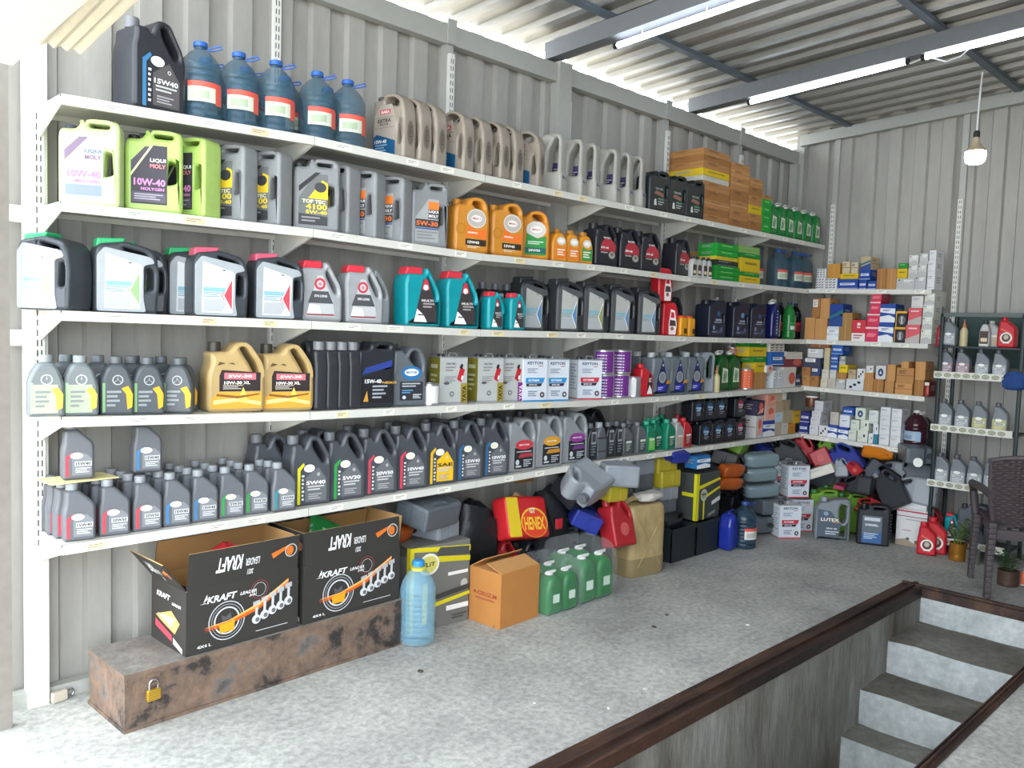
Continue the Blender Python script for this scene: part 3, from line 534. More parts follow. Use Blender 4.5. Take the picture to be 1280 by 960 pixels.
jug('blue_disc', .20, .115, .292, '6d767d', HF, [[(.40, .30), (.45, .32), (.45, .58), (.40, .6)]], (-.26, .026, .87, .985), [('p', [(-.24, .08), (.28, .08), (.28, .30), (.14, .62), (.02, .84), (-.12, .58), (-.24, .30)], '24265a'), ('e', (.02, .42, .22, .16), '2a2c50'), ('e', (.02, .42, .18, .13), '9aa0a8'), ('e', (.02, .42, .13, .095), '7d848c'), ('t', '4', (.02, .70, .08, .06), 'd0d4da'), ('p', [(-.2, .10), (.12, .10), (.26, .26), (-.2, .24)], '2f35b0'), ('p', [(.2, .26), (.4, .28), (.4, .36), (.24, .34)], 'c98a2e'), ('l', (-.2, .06, .12, .2), 2, 'c6cad8')], .018, .014, 'b4b8ba')
jug('grey_handle', .15, .10, .29, '8b9299', HX, HXH, (-.30, .022, .84, .97), None, capc='a8adb2')
jug('red_jug', .115, .085, .205, 'c4242f', B1, [], (-.2, .024, .865, .99), [('p', [(.02, .08), (.40, .08), (.34, .56), (.2, .72), (.08, .56)], '2a2224'), ('p', [(.02, .08), (.40, .08), (.36, .2), (.2, .36)], 'eeeae6'), ('l', (.12, .34, .42, .56), 3, 'e0d6d2')], .014, .012, 'c4242f', 'oil_bottle')
jug('red_upright', .125, .09, .225, 'c4242f', [(-.5, 0), (.5, 0), (.5, .7), (.36, .96), (.2, 1), (-.44, 1), (-.5, .9)], [], None, [('p', [(-.08, .04), (.34, .04), (.40, .34), (.24, .76), (.0, .80), (-.06, .5), (-.1, .34)], 'e6dedc'), ('p', [(-.06, .30), (.36, .30), (.30, .46), (-.02, .48)], '4a3836'), ('p', [(.0, .54), (.24, .54), (.2, .70), (.04, .72)], 'c4242f'), ('e', (.12, .22, .1, .06), '9a5a4a')], .016, .014, name='oil_bottle')
jug('red_floor', .125, .085, .235, 'c0202c', B1, [], (-.2, .024, .865, .99), [('p', ell(.02, .32, .32, .2, 16), '5a1a1e'), ('o', (.02, .32, .24, .33), 'e6e2d8'), ('e', (.02, .34, .14, .08), 'b4b0a0'), ('r', (-.14, .2, .14, .18), 'e9e6de'), ('p', [(-.3, .58), (.2, .46), (.22, .50), (-.26, .62)], 'e06a4a')], .016, .014, 'c0202c', 'oil_bottle')
jug('orange_can', .062, .06, .105, 'e09a1c', [(-.5, 0), (.5, 0), (.5, .9), (.4, 1), (-.4, 1), (-.5, .9)], [], (0, .026, .95, 1.08), [('r', (.0, .4, .15, .42), '3a2a1c')], .008, .01, 'd8402a', 'additive_bottle')
def grey1(key, col, lab, cap='6a6f72'): jug(key, .105, .068, .21, col, B1, [], (-.2, .021, .865, .99), [('p', [(-.3, .08), (.36, .08), (.36, .44), (-.3, .50)], lab), ('r', (-.22, .3, .38, .45), 'd6dcd0'), ('l', (-.2, .26, .12, .34), 4, 'aab4a8')], .012, .010, cap, 'oil_bottle')
grey1('litre_grey', '5d6264', '4a4f50'); grey1('litre_green', '14785a', '0f5a48', '2a9a7a'); grey1('litre_lime', '14785a', '6ac83a', '2a9a7a'); grey1('litre_silver', 'a4a6a4', 'b8a08a', 'b0b0ac'); grey1('litre_red', 'b8242c', '8a1a22', 'b8242c')
jug('litre_black', .09, .062, .225, '24272b', B2, [], (0, .02, .86, 1.0), [('r', (-.2, .3, .44, .78), '9a9fa4'), ('r', (-.14, .24, .5, .72), '3a3e44'), ('l', (-.2, .3, .1, .4), 4, '7a838c')], .012, .010, '55595e', 'oil_bottle')
jug('silver_dark', .095, .065, .228, '5f6468', B2, [], (0, .024, .84, 1.0), [('r', (-.5, .5, .56, .60), '2a2c2e'), ('r', (-.5, .5, .2, .23), '3a3c3e')], .012, .012, '8d9296', 'oil_bottle')
jug('mini', .055, .04, .15, 'b9bab8', B2, [], (0, .011, .86, 1.0), [('r', (-.4, .4, .12, .6), '4a3a34'), ('r', (-.3, .3, .2, .34), 'd9c8a8'), ('r', (-.42, .42, .05, .12), 'd6d6d2')], .008, .008, '2c2d2f', 'additive_bottle')
jug('rack_litre', .118, .075, .25, '7a7f84', B1, [], (-.2, .023, .865, .99), [('p', [(-.44, .06), (.44, .06), (.44, .46), (-.44, .46)], 'a4a9ac'), ('e', (-.04, .43, .22, .05), 'f2f2ec'), ('r', (-.3, .36, .28, .35), 'd0d4d6'), ('t', '15W40', (.02, .315, .46, .04), '33363a'), ('l', (-.3, .3, .1, .24), 3, 'd6d9da')], .013, .011, '55595e', 'oil_bottle')
jug('rack_litre_red', .118, .075, .25, '74797e', B1, [], (-.2, .023, .865, .99), [('p', [(-.44, .06), (.44, .06), (.44, .46), (-.44, .46)], 'a8808c'), ('e', (-.04, .43, .22, .05), 'f2f2ec'), ('r', (-.3, .36, .28, .35), 'd0d4d6'), ('t', '20W50', (.02, .315, .46, .04), '33363a'), ('l', (-.3, .3, .1, .24), 3, 'd6d9da')], .013, .011, '55595e', 'oil_bottle')
jug('rack_litre_yellow', .118, .075, .25, '7a7f84', B1, [], (-.2, .023, .865, .99), [('p', [(-.44, .06), (.44, .06), (.44, .46), (-.44, .46)], 'b4b27c'), ('e', (-.04, .43, .22, .05), 'f2f2ec'), ('r', (-.3, .36, .28, .35), 'd0d4d6'), ('t', '5W30', (.02, .315, .46, .04), '33363a'), ('l', (-.3, .3, .1, .24), 3, 'e0dfb8')], .013, .011, '55595e', 'oil_bottle')
jug('utex', .255, .13, .335, '7d858b', [(-.5, 0), (.5, 0), (.5, .93), (.42, .99), (.0, .96), (-.12, .90), (-.36, .90), (-.5, .72)], [[(.18, .50), (.30, .42), (.38, .50), (.38, .88), (.26, .90), (.18, .78)]], (-.25, .026, .89, 1.0), [('p', [(-.44, .10), (.16, .10), (.24, .40), (-.06, .70), (-.44, .74)], '4c5966'), ('t', 'LUTEX', (-.08, .50, .52, .075), 'f2e6d4'), ('r', (.0, .2, .44, .455), 'e08a3a'), ('e', (-.2, .64, .07, .05), '7f9ab4'), ('t', '10W-40', (-.02, .30, .30, .04), 'dfe4e8'), ('l', (-.2, .2, .14, .24), 2, 'c0c8d0')], .02, .016, '8d949a')
def black_side(o, m):
    for z in range(9): o.box(.115, .128, -.045, .045, .05 + z * .024, .06 + z * .024, m)
jug('black_floor', .23, .12, .315, '22262b', CN, CNH[:1], (-.30, .026, .86, .98), [('p', [(-.34, .06), (.26, .06), (.26, .72), (-.34, .72)], '5f6a74'), ('p', [(-.34, .06), (.26, .06), (.26, .34), (-.34, .28)], '2f5f94'), ('r', (-.28, .2, .60, .68), 'c6ccd2'), ('t', 'DIESEL', (-.04, .50, .40, .05), 'e9edf0'), ('l', (-.28, .16, .14, .3), 4, 'b4c8dc')], capc='1a1c1f', extra=black_side)
jug('plain_green', .215, .13, .30, '6d9a34', CN, CNH, (-.35, .021, .86, .95), None, capc='3f8a5a')
jug('plain_grey', .205, .12, .30, '5a6066', CN, CNH, (-.35, .021, .86, .95), [('r', (-.4, .2, .1, .16), '4a4f54')], capc='33363a')
jug('plain_silver', .205, .12, .30, '8a9096', SL, SLH, (-.33, .026, .86, .985), [('r', (-.4, .4, .06, .5), '9aa0a6')], capc='5a6066')
jug('plain_red', .205, .12, .29, 'a8242c', SL, SLH, (-.33, .026, .86, .985), [('e', (0, .36, .2, .14), 'c85a58')], capc='a8242c')
jug('plain_gold', .21, .12, .29, 'b0a02e', EU, EUH, EUC, [('r', (-.3, .2, .10, .5), 'c2b450')], capc='b0a02e')
jug('plain_blue', .20, .12, .28, '27358c', SL, SLH, (-.33, .026, .86, .985), [('r', (-.3, .2, .1, .4), '2b4a9c')], capc='1a2560')
jug('plain_black', .205, .12, .30, '212429', SL, SLH, (-.33, .026, .86, .985), [('r', (-.36, .36, .06, .46), '30343a')], capc='15171a')
jug('copper', .10, .10, .27, 'd07a20', [(-.5, 0), (.5, 0), (.46, .6), (.2, .92), (-.2, .92), (-.46, .6)], [], (0, .024, .90, 1.0), None, .02, .03, '26221e', 'oil_bottle', .25)
jug('amber', .085, .085, .24, 'a34f1c', [(-.5, 0), (.5, 0), (.5, .66), (.2, .9), (-.2, .9), (-.5, .66)], [], (0, .022, .88, 1.0), None, .02, .026, '3a2418', 'oil_bottle', .3)
# ---- clear bottles
m_water = M('46697e', .10, 0, .02, al=.48); m_clear = M('94c6dc', .10, 0, .02, al=.36); m_dkwater = M('2f4658', .08, 0, .02, al=.72)
for k_ in ('plain_grey', 'plain_silver', 'plain_gold', 'plain_black', 'plain_green', 'plain_blue'):
    b_, w_, t_, h_ = KIND[k_]; r_ = MB()
    for x0, x1 in ((-.44, -.05), (.05, .44)): r_.rbox(x0 * w_, x1 * w_, -t_ * .37, t_ * .37, -.004, .001, b_.data.materials[0], .003)
    r_.rbox(-.02 * w_, .02 * w_, -t_ * .42, t_ * .42, -.003, .001, b_.data.materials[0], .001); r_.build('foot', b_, link=False)
def pet(key, R, h, m, capc, label, name='water_bottle', handle=True, dark=None):
    pf = [(R * .80, 0), (R * .97, .008)]
    z = .02; N = 6
    while z < h * .62: pf += [(R, z), (R, z + .014), (R * .95, z + .02)]; z += .026
    pf += [(R, h * .63), (R * .98, h * .68), (R * .80, h * .78), (R * .50, h * .865), (R * .30, h * .90), (R * .29, h * .94)]
    b = MB().lathe(pf, m, n=18).build(name, link=False)
    capm(R * .34, h * .935, h, pl(capc, .4)).build('cap', b, link=False)
    if handle:
        a = R * .30; MB().tube([(a, 0, h * .92), (a + .02, .0, h * .955), (a + .052, 0, h * .985), (a + .058, 0, h * .955), (a + .03, 0, h * .92), (a, 0, h * .905)], .0035, pl(capc, .4), 5, Matrix.Rotation(-.5, 4, 'Z')).build('carry_loop', b, link=False)
    if label:
        t = MB(); c1, c2, c3 = label; r = R + .0015
        def band(a0, a1, z0, z1, mm, rr): 
            k = 8; vs = []
            for i in range(k + 1):
                a = a0 + (a1 - a0) * i / k; vs += [(rr * math.cos(a), rr * math.sin(a), z0), (rr * math.cos(a), rr * math.sin(a), z1)]
            t.add(vs, [(2 * i, 2 * i + 2, 2 * i + 3, 2 * i + 1) for i in range(k)], mm)
        band(-PI * .82, -PI * .28, h * .22, h * .44, pr(c2), r); band(-PI * .82, -PI * .28, h * .40, h * .465, pr(c1), r + .0006); band(-PI * .40, -PI * .26, h * .2, h * .44, pr(c1), r + .0006); band(-PI * .76, -PI * .5, h * .26, h * .36, pr(c3), r + .0008)
        t.build('label', b, link=False)
    return reg(key, b, 2 * R, 2 * R, h)
pet('water', .083, .318, m_water, '2f62b4', ('dd5a4c', 'd2d8c8', 'a8b89c'))
pet('water_dark', .083, .318, m_dkwater, '26468a', ('d8584c', 'd8d8d2', 'b8b8b0'))
pet('wine', .085, .30, M('3a1a24', .12, 0, .1), 'd9d9d4', ('9ab4cc', 'a9b8c6', '7f98b4'), 'coolant_bottle')
pet('cola', .05, .30, M('15181d', .1), '1c2a3a', ('b82a34', '8a2028', '6a1a22'), 'dark_bottle', False)
pet('soda_green', .05, .30, M('1f7a34', .12), '1a3a5a', ('2f8a44', '226a34', 'd8e6d8'), 'green_bottle', False)
pet('empty_pet', .088, .40, m_clear, '2f8ac8', None, 'water_bottle', False)
t = MB(); t.lathe([(.034, .352), (.036, .355), (.036, .364), (.03, .368)], pl('d6cc4a')); t.build('neck_ring', KIND['empty_pet'][0], link=False)
def jerry(key, w, t, h, col, lab, capc='e8e8e4', name='washer_fluid_jug'):
    m = pl(col, .18); o = MB().extr(rp([(-.5 * w, 0), (.5 * w, 0), (.5 * w, .66 * h), (.34 * w, .86 * h), (.16 * w, .93 * h), (-.16 * w, .93 * h), (-.34 * w, .86 * h), (-.5 * w, .66 * h)], .03), [], t, .03, m, None, 2)
    b = o.build(name, link=False); capm(.024, h * .91, h * .98, pl(capc)).build('cap', b, link=False)
    MB().tube([(-.02, 0, h * .95), (-.045, -.01, h * .985), (-.03, -.02, h * 1.02), (.035, -.02, h * 1.02), (.05, -.01, h * .985), (.02, 0, h * .95)], .006, pl(capc), 6).build('carry_handle', b, link=False)
    if lab: l = MB(); art(l, w, h, -t / 2, lab); l.build('label', b, link=False)
    return reg(key, b, w, t, h)
GL = [('p', [(-.26, .22), (.26, .22), (.22, .56), (-.2, .60)], 'd8e2d0'), ('p', [(-.2, .26), (.1, .24), (.16, .50), (-.1, .54)], '8fb08a'), ('l', (-.14, .18, .28, .44), 4, '3f7a4a')]
jerry('green_fluid', .155, .14, .285, '137a34', GL); jerry('green_dark', .165, .14, .29, '14521f', GL); jerry('green_bare', .15, .14, .27, '0c6a2e', [('r', (-.2, .2, .3, .5), 'cfe2d2')])
jerry('navy_fluid', .12, .12, .30, '1a1f5a', [('l', (-.05, .05, .1, .75), 8, 'c6cede')], 'e6e6e0')
jerry('blue_floor', .13, .11, .28, '1f2f8f', None, '1b2a80')
jerry('smoky_side', .15, .105, .30, '73848a', None, '23282c', 'grey_jug'); 
# ---- tins, cans and boxes
def tin(key, w, t, h, front, side, ops, name='oil_tin', sideops=None):
    m = M('b8bcc0', .3, .6, .05); b = MB().box(-w / 2, w / 2, -t / 2, t / 2, .006, h - .012, m, None, {'front': pr(front), 'left': pr(side), 'right': pr(side)}).build(name, link=False)
    r = MB(); r.rbox(-w / 2 - .002, w / 2 + .002, -t / 2 - .002, t / 2 + .002, 0, .008, m, .002); r.build('rim', b, link=False); r = MB(); r.rbox(-w / 2 - .002, w / 2 + .002, -t / 2 - .002, t / 2 + .002, h - .016, h - .009, m, .002); r.build('rim', b, link=False)
    capm(.02, h - .012, h + .004, pl('2c2e32'), -w * .28).build('cap', b, link=False)
    MB().tube([(.0, 0, h - .012), (.005, 0, h + .008), (.045, 0, h + .008), (.05, 0, h - .012)], .004, m, 5).build('carry_handle', b, link=False)
    l = MB(); art(l, w, h, -t / 2 - .001, ops)
    if sideops: art(l, t, h, -w / 2 - .001, sideops, Matrix.Rotation(-PI / 2, 4, 'Z'))
    l.build('label', b, link=False); return reg(key, b, w, t, h)
YA = [('t', 'OILTEC', (-.1, .82, .36, .04), '4a4a48'), ('l', (-.3, .06, .64, .76), 2, '8a8c8c'), ('p', [(.12, .50), (.28, .44), (.40, .70), (.24, .76)], 'b8242c'), ('p', [(.2, .74), (.30, .70), (.34, .80), (.26, .82)], '2a2424'), ('p', [(.26, .50), (.32, .48), (.35, .56), (.29, .58)], 'efe6e2'), ('l', (-.34, .1, .40, .56), 4, '8f9292'), ('e', (-.26, .42, .1, .03), '55585a'), ('o', (-.06, .2, .05, .08), '5a5c5e')]
YT = [('r', (-.5, .5, 0, 1), None)]
def yaya(key, col): tin(key, .165, .115, .254, 'b4b6b4', col, YA + [('r', (.26, .5, .02, .42), '9a8a34' if col == '8a8430' else col)], sideops=[('r', (-.3, .3, .72, .80), 'd8d6b0'), ('l', (-.3, .3, .2, .6), 4, 'cfcf9c')])
yaya('yaya_olive', '8a8430'); yaya('yaya_purple', '7a2a7a')
for q in ('yaya_olive', 'yaya_purple'):
    l = MB(); l.text('YAYA', .165 * .38, .254 * .2, .085, .026, -.115 / 2 - .006, pr('2a2620' if 'olive' in q else 'e6d6e6'), .03, 0, None, PI / 2); l.build('lettering', KIND[q][0], link=False)
KY = lambda c: [('t', 'KEYTON', (-.02, .86, .64, .065), '2a3558'), ('r', (.12, .30, .785, .80), 'c23a44'), ('l', (-.34, .1, .62, .74), 3, '8d96a8'), ('p', [(-.40, .42), (.34, .42), (.40, .53), (-.40, .53)], c), ('t', 'EXTREME', (-.06, .475, .46, .04), 'f2f4f8'), ('p', [(-.38, .34), (.24, .34), (.30, .41), (-.38, .41)], '3a3040'), ('t', '20W-50', (-.1, .375, .34, .035), 'f0f0f2'), ('l', (-.30, .1, .10, .24), 3, '7d8698'), ('o', (.30, .15, .04, .1), '5a4a52'), ('r', (-.5, .5, .0, .035), c)]
tin('key_blue', .165, .12, .254, 'd3dae2', 'dfe5ec', KY('2f8fc8')); tin('key_red', .165, .12, .254, 'd3dae2', 'e6ebf0', KY('c2323e'), sideops=[('l', (-.34, .34, .2, .85), 9, 'b4bcc8'), ('r', (-.5, .5, 0, .035), 'c2323e')])
def can(key, R, h, wrap, span, name='oil_can'):
    m = M('c4c4c8', .28, .75, .05); b = MB().lathe([(R * .96, 0), (R, .003), (R, .007), (R * .975, .01), (R * .975, h - .01), (R, h - .007), (R, h - .003), (R * .93, h), (R * .90, h - .004)], m, n=20).build(name, link=False)
    t = MB(); k = 10; r = R * .975 + .0012; vs = []
    for i in range(k + 1):
        a = -PI * 1.05 + span * i / k; vs += [(r * math.cos(a), r * math.sin(a), .012), (r * math.cos(a), r * math.sin(a), h - .012)]
    t.add(vs, [(2 * i, 2 * i + 2, 2 * i + 3, 2 * i + 1) for i in range(k)], pr(wrap))
    for q in range(6):
        r2 = r + .0006; z = .02 + q * (h - .04) / 6; a0 = -PI * 1.05 + span * .1; vs = []
        for i in range(4): a = a0 + span * .5 * i / 3; vs += [(r2 * math.cos(a), r2 * math.sin(a), z), (r2 * math.cos(a), r2 * math.sin(a), z + .006)]
        t.add(vs, [(2 * i, 2 * i + 2, 2 * i + 3, 2 * i + 1) for i in range(3)], pr('d8d0dc'))
    t.build('label', b, link=False); return reg(key, b, 2 * R, 2 * R, h)
can('can_purple', .068, .152, '6a2a80', 1.9); can('can_small', .05, .13, 'd2d2d2', 1.2); can('can_white', .05, .11, 'e2e2de', 2.6); can('can_orange', .055, .16, 'e0622a', 4.5); can('can_amber', .055, .16, 'cf5a22', 4.0)
b = MB().lathe([(.026, 0), (.027, .005), (.027, .11), (.016, .13), (.012, .135)], pl('c2b48a'), n=14).build('spray_bottle', link=False)
MB().lathe([(.013, .132), (.013, .15), (.006, .165), (.003, .195)], pl('c2704a'), n=10).build('nozzle', b, link=False); reg('spray', b, .054, .054, .195)
# ================================================================ putting goods on the shelves
REC = []                                                 # (object, box size, how freely it may move, furthest move, upright)
def rec(o, dim, mob=0., cap=0., upright=True): REC.append([o, dim, mob, cap, upright]); return o
def settle(rounds=26):
    """goods were measured from the photograph; ease the ones that touch apart by a few millimetres"""
    S = []
    for o, dim, mob, cap, upr in REC:
        R = o.rotation_euler.to_matrix(); q = .95 if upr else .9
        hx = [dim[i] / 2 * q for i in range(3)]; ax = [R.col[i].copy() for i in range(3)]
        c = Vector(o.location) + R @ Vector((0, 0, dim[2] / 2)); S.append([o, c, ax, hx, mob, cap, upr, c.copy(), sum(v * v for v in hx) ** .5])
    for it in range(rounds):
        moved = 0; order = sorted(range(len(S)), key=lambda i: S[i][1].x)
        for a_ in range(len(order)):
            A = S[order[a_]]
            for b_ in range(a_ + 1, len(order)):
                B = S[order[b_]]; d = B[1] - A[1]
                if d.x > 1.0: break
                if A[4] + B[4] == 0 or d.length > A[8] + B[8]: continue
                best = None
                axes = A[2] + B[2]
                if not (A[6] and B[6]): axes = axes + [u.cross(v) for u in A[2] for v in B[2]]
                for L in axes:
                    n_ = L.length
                    if n_ < 1e-3: continue
                    L = L / n_; pen = sum(abs(L.dot(A[2][i])) * A[3][i] + abs(L.dot(B[2][i])) * B[3][i] for i in range(3)) - abs(L.dot(d))
                    if pen <= 0: best = 0; break
                    if A[6] and B[6] and abs(L.z) > .5: continue
                    if best is None or pen < best[0]: best = (pen, L if L.dot(d) > 0 else -L)
                if not best: continue
                pen, L = best; moved += 1
                if A[6] and B[6] and abs(A[1].z - B[1].z) > (A[3][2] + B[3][2]) * .9: continue
                for X, s_ in ((A, -1), (B, 1)):
                    if X[4] == 0: continue
                    v = L * (s_ * pen * .55 * X[4] / (A[4] + B[4]))
                    if X[6]: v.z = 0
                    t = X[1] + v - X[7]
                    if t.length > X[5]: t = t * (X[5] / t.length)
                    n1 = X[7] + t; ey = sum(abs(X[2][i].y) * X[3][i] for i in range(3)); ez = sum(abs(X[2][i].z) * X[3][i] for i in range(3)); ex = sum(abs(X[2][i].x) * X[3][i] for i in range(3))
                    n1.y = min(n1.y, max(X[7].y, -.03 - ey)); n1.x = min(n1.x, max(X[7].x, 5.99 - ex))
                    if not X[6]: n1.z = max(n1.z, min(X[7].z, ez + .004))
                    X[1] = n1
        if not moved: break
    for X in S:
        if X[4]: X[0].location = Vector(X[0].location) + (X[1] - X[7])
def base(key): return KIND[key]
def put(key, k, px, t=0, label='', cat='oil jug', group=None, yf=.335, dz=0., sc=1., flip=False):
    """stand a copy on long-wall level k so that its front right corner shows at column px; t turns its label towards the entrance"""
    ob, w, d, h = KIND[key]; w *= sc; d *= sc; a = math.radians(-t); c, s = math.cos(a), math.sin(a)
    cs = [(x * c - y * s, x * s + y * c) for x in (-w / 2, w / 2) for y in (-d / 2, d / 2)]
    y = -yf - min(q[1] for q in cs); z = sz(k, 2)
    for _ in range(3):
        x = min(lx(px, (0, y + q[1], z)) - q[0] for q in cs); z = sz(k, x)
    o = dup(ob); o.location = (x, y, z + dz); o.rotation_euler = (0, 0, a); o.scale = (sc, sc, sc); rec(o, (w, d, h * sc), .35, .03)
    return tag(o, label, cat, group)
def putxy(key, x, y, z, rz, label, cat, group=None, sc=1.):
    o = dup(KIND[key][0]); o.location = (x, y, z); o.rotation_euler = (0, 0, rz); o.scale = (sc,) * 3; k_ = KIND[key]; rec(o, (k_[1] * sc, k_[2] * sc, k_[3] * sc), 1., .07); return tag(o, label, cat, group)
def orient(zd, fd):                                      # matrix whose local z is zd and whose front (-y) is nearest fd
    z = Vector(zd).normalized(); f = Vector(fd); f = (f - z * f.dot(z)).normalized(); y = -f; x = y.cross(z)
    return Matrix(((x.x, y.x, z.x), (x.y, y.y, z.y), (x.z, y.z, z.z)))
def lay(key, P, zd, fd, label, cat='oil jug', group=None, sc=1.):   # a copy lying or leaning with its middle at P
    ob, w, d, h = KIND[key]; R = orient(zd, fd); o = dup(ob); o.scale = (sc,) * 3
    o.location = Vector(P) - R @ Vector((0, 0, h * sc / 2)); o.rotation_euler = R.to_euler(); rec(o, (w * sc, d * sc, h * sc), 1., .11, abs(R.col[2].z) > .999); return tag(o, label, cat, group)
# ---- top level
G = 'jugs and bottles on the top shelf'
put('big15', 0, 230, -10, 'large black 15W40 jug with oval badge on the top shelf')
putxy('big15', .425, -.10, sz(0, .3), .17, 'black jug half hidden behind the large 15W40 jug, top shelf', 'oil jug')
for i, px in enumerate((282, 331, 376, 427, 462)): put('water', 0, px, 0, 'clear blue water bottle with red label, front row of top shelf', 'bottle', 'water bottles on the top shelf', yf=.30)
for px, dx in ((293, 0), (340, 0), (388, 0), (438, 0)): put('water', 0, px, -30, 'clear blue water bottle, back row of top shelf', 'bottle', 'water bottles on the top shelf', yf=.155)
for i, px in enumerate((520, 540, 559, 593, 616, 638, 655)): put('gara', 0, px, 80, 'taupe jug with looped handle and oval grip on the top shelf', 'oil jug', 'taupe looped jugs')
for i, px in enumerate((681, 709, 734, 751, 776, 792, 808)): put('gara' if i == 0 else 'helix', 0, px, 70, 'silver grey jug with tall D handle on the top shelf' if i else 'taupe jug last of its row beside the silver D handled jugs', 'oil jug', 'silver D handle jugs' if i else 'taupe looped jugs')
for px in (836, 858, 880): put('night', 0, px, 0, 'near black jug with green and rust label on the top shelf', 'oil jug', 'near black jugs on the top shelf')
# ---- second level
put('moly_lit', 1, 156, 28, 'green canister coloured sunlit pale, with washed-out 10W-40 label, second shelf', 'canister')
put('moly', 1, 229, 22, 'lime green canister with pink 10W-40 label facing out', 'canister')
put('moly', 1, 277, 62, 'lime green canister turned sideways, half its 10W-40 label showing', 'canister')
for px, t in ((323, 64), (366, 64)): put('top4100', 1, px, t, 'grey canister with yellow 4100 label turned sideways', 'canister', 'grey canisters')
put('top4100', 1, 428, 18, 'grey canister with yellow 4100 5W-40 label facing out', 'canister', 'grey canisters')
put('top4100', 1, 448, 70, 'grey canister showing only its narrow side, beside the orange labelled ones', 'canister', 'grey canisters')
for px in (482, 515): put('tec5w30', 1, px, 64, 'grey canister with orange 5W-30 label turned sideways', 'canister', 'grey canisters')
put('tec5w30', 1, 560, 12, 'grey canister with orange 5W-30 label facing out', 'canister', 'grey canisters')
put('gold', 1, 612, 8, 'golden jug with orange 15W40 label beside the grey canisters'); put('gold', 1, 657, 8, 'golden jug with orange 15W40 label, middle of three golden jugs')
put('gold_green', 1, 686, 25, 'golden jug with green 20W50 label')
for px in (712, 726): put('gold_litre', 1, px, 10, 'small golden litre bottle with orange label', 'oil bottle', 'small golden bottles')
put('gold_litre', 1, 704, 60, 'small golden bottle turned sideways beside the green labelled jug', 'oil bottle', 'small golden bottles', yf=.2)
put('gold_litre_green', 1, 738, 10, 'small golden litre bottle with green label', 'oil bottle', 'small golden bottles')
for px in (772, 801, 826, 862): put('red_black', 1, px, 0 if px < 862 else -8, 'black 10W-40 jug with red flash on the second shelf', 'oil jug', 'black jugs with red flash')
for px in (870, 877, 884, 890): put('mini', 1, px, 0, 'tiny grey additive bottle with brown label on the second shelf', 'additive bottle', 'tiny grey bottles')
for px in (958, 988, 1008, 1019): put('water', 1, px, 0, 'clear blue water bottle near the corner, second shelf, front row', 'bottle', 'water bottles near the corner', yf=.27 if px > 960 else .16)
for px in (1000, 1012): put('water', 1, px, 0, 'clear blue water bottle near the corner, second shelf, back row', 'bottle', 'water bottles near the corner', yf=.10)
# ---- third level
put('edge_green', 2, 118, 58, 'dark angular jug with green flap cap, turned, first on the third shelf')
put('edge_green', 2, 200, 8, 'dark angular jug with green flap cap facing out, third shelf')
putxy('edge_green', .375, -.14, sz(2, .37), -.25, 'dark angular jug behind the second green capped jug', 'oil jug')
putxy('edge_green', .52, -.15, sz(2, .5), -.1, 'dark angular jug with green cap behind the first pink capped jug', 'oil jug')
put('edge_pink', 2, 311, 6, 'dark angular jug with pink flap cap, left one of two'); put('edge_pink', 2, 384, 6, 'dark angular jug with pink flap cap, right one of two')
put('silver_red', 2, 426, 8, 'silver jug with red cap beside the pink capped jug'); put('silver_red', 2, 479, 8, 'silver jug with red cap, middle of three')
putxy('silver_red', 1.405, -.20, sz(2, 1.4), -.15, 'silver jug with red cap, half hidden beside the teal jugs', 'oil jug')
put('teal', 2, 551, 4, 'large teal jug with red cap, left one of two'); put('teal', 2, 599, 4, 'large teal jug with red cap, right one of two')
put('teal_small', 2, 630, 4, 'small teal jug with red cap, left one of two', yf=.34); put('teal_small', 2, 657, 4, 'small teal jug with red cap, right one of two', yf=.34)
for x in (2.23, 2.31, 2.39): putxy('litre_black', x, -.16, sz(2, x), 0, 'slim black bottle behind the small teal jugs', 'oil bottle', 'slim black bottles behind the teal jugs', 1.15)
put('dark_blue', 2, 682, 6, 'charcoal jug with silver label, first of its row, beside the small teal jugs', yf=.25)
put('dark_blue', 2, 730, 6, 'charcoal jug with bright silver and blue label'); put('dark_green', 2, 762, 6, 'charcoal jug with silver and olive label')
for px in (794, 826): put('dark_blue', 2, px, 6, 'charcoal jug with dull silver and blue label', 'oil jug', 'charcoal jugs')
r_ = put('red_upright', 2, 848, 25, 'red bottle carrying another red bottle on top', 'oil bottle')
o = putxy('red_upright', r_.location.x - .03, r_.location.y + .01, r_.location.z + .225, -.25, 'red bottle set on top of another red bottle', 'oil bottle')
for px in (858, 869): put('orange_can', 2, px, 0, 'small orange bottle with red lid in front of black jugs', 'additive bottle', 'small orange bottles', sc=1.25)
for x in (3.92, 4.05): putxy('narrow_black', x, -.12, sz(2, x), 0, 'plain black jug behind the small orange bottles', 'oil jug', 'plain black jugs behind orange bottles', .9)
put('navy', 2, 907, 0, 'navy black 20W50 jug with blue dot, nearest the orange bottles'); put('navy_pale', 2, 936, 0, 'navy black 20W50 jug with pale dot, middle of three'); put('navy', 2, 957, 0, 'navy black 20W50 jug beside the navy fluid bottle')
put('navy_fluid', 2, 975, 0, 'navy fluid bottle with white handle and vertical white lettering', 'fluid bottle')
for x, y in ((4.62, -.12), (4.9, -.12)): putxy('navy_fluid', x, y, sz(2, x), .4, 'dark bottle with white handle behind the navy jugs', 'fluid bottle', 'white handled bottles behind navy jugs', .97)
put('cola', 2, 985, 0, 'dark blue bottle with pale label near the corner', 'bottle', yf=.25); put('soda_green', 2, 995, 0, 'green bottle with white print near the corner', 'bottle'); put('cola', 2, 1003, 0, 'dark bottle with red label in the corner', 'bottle', yf=.28)
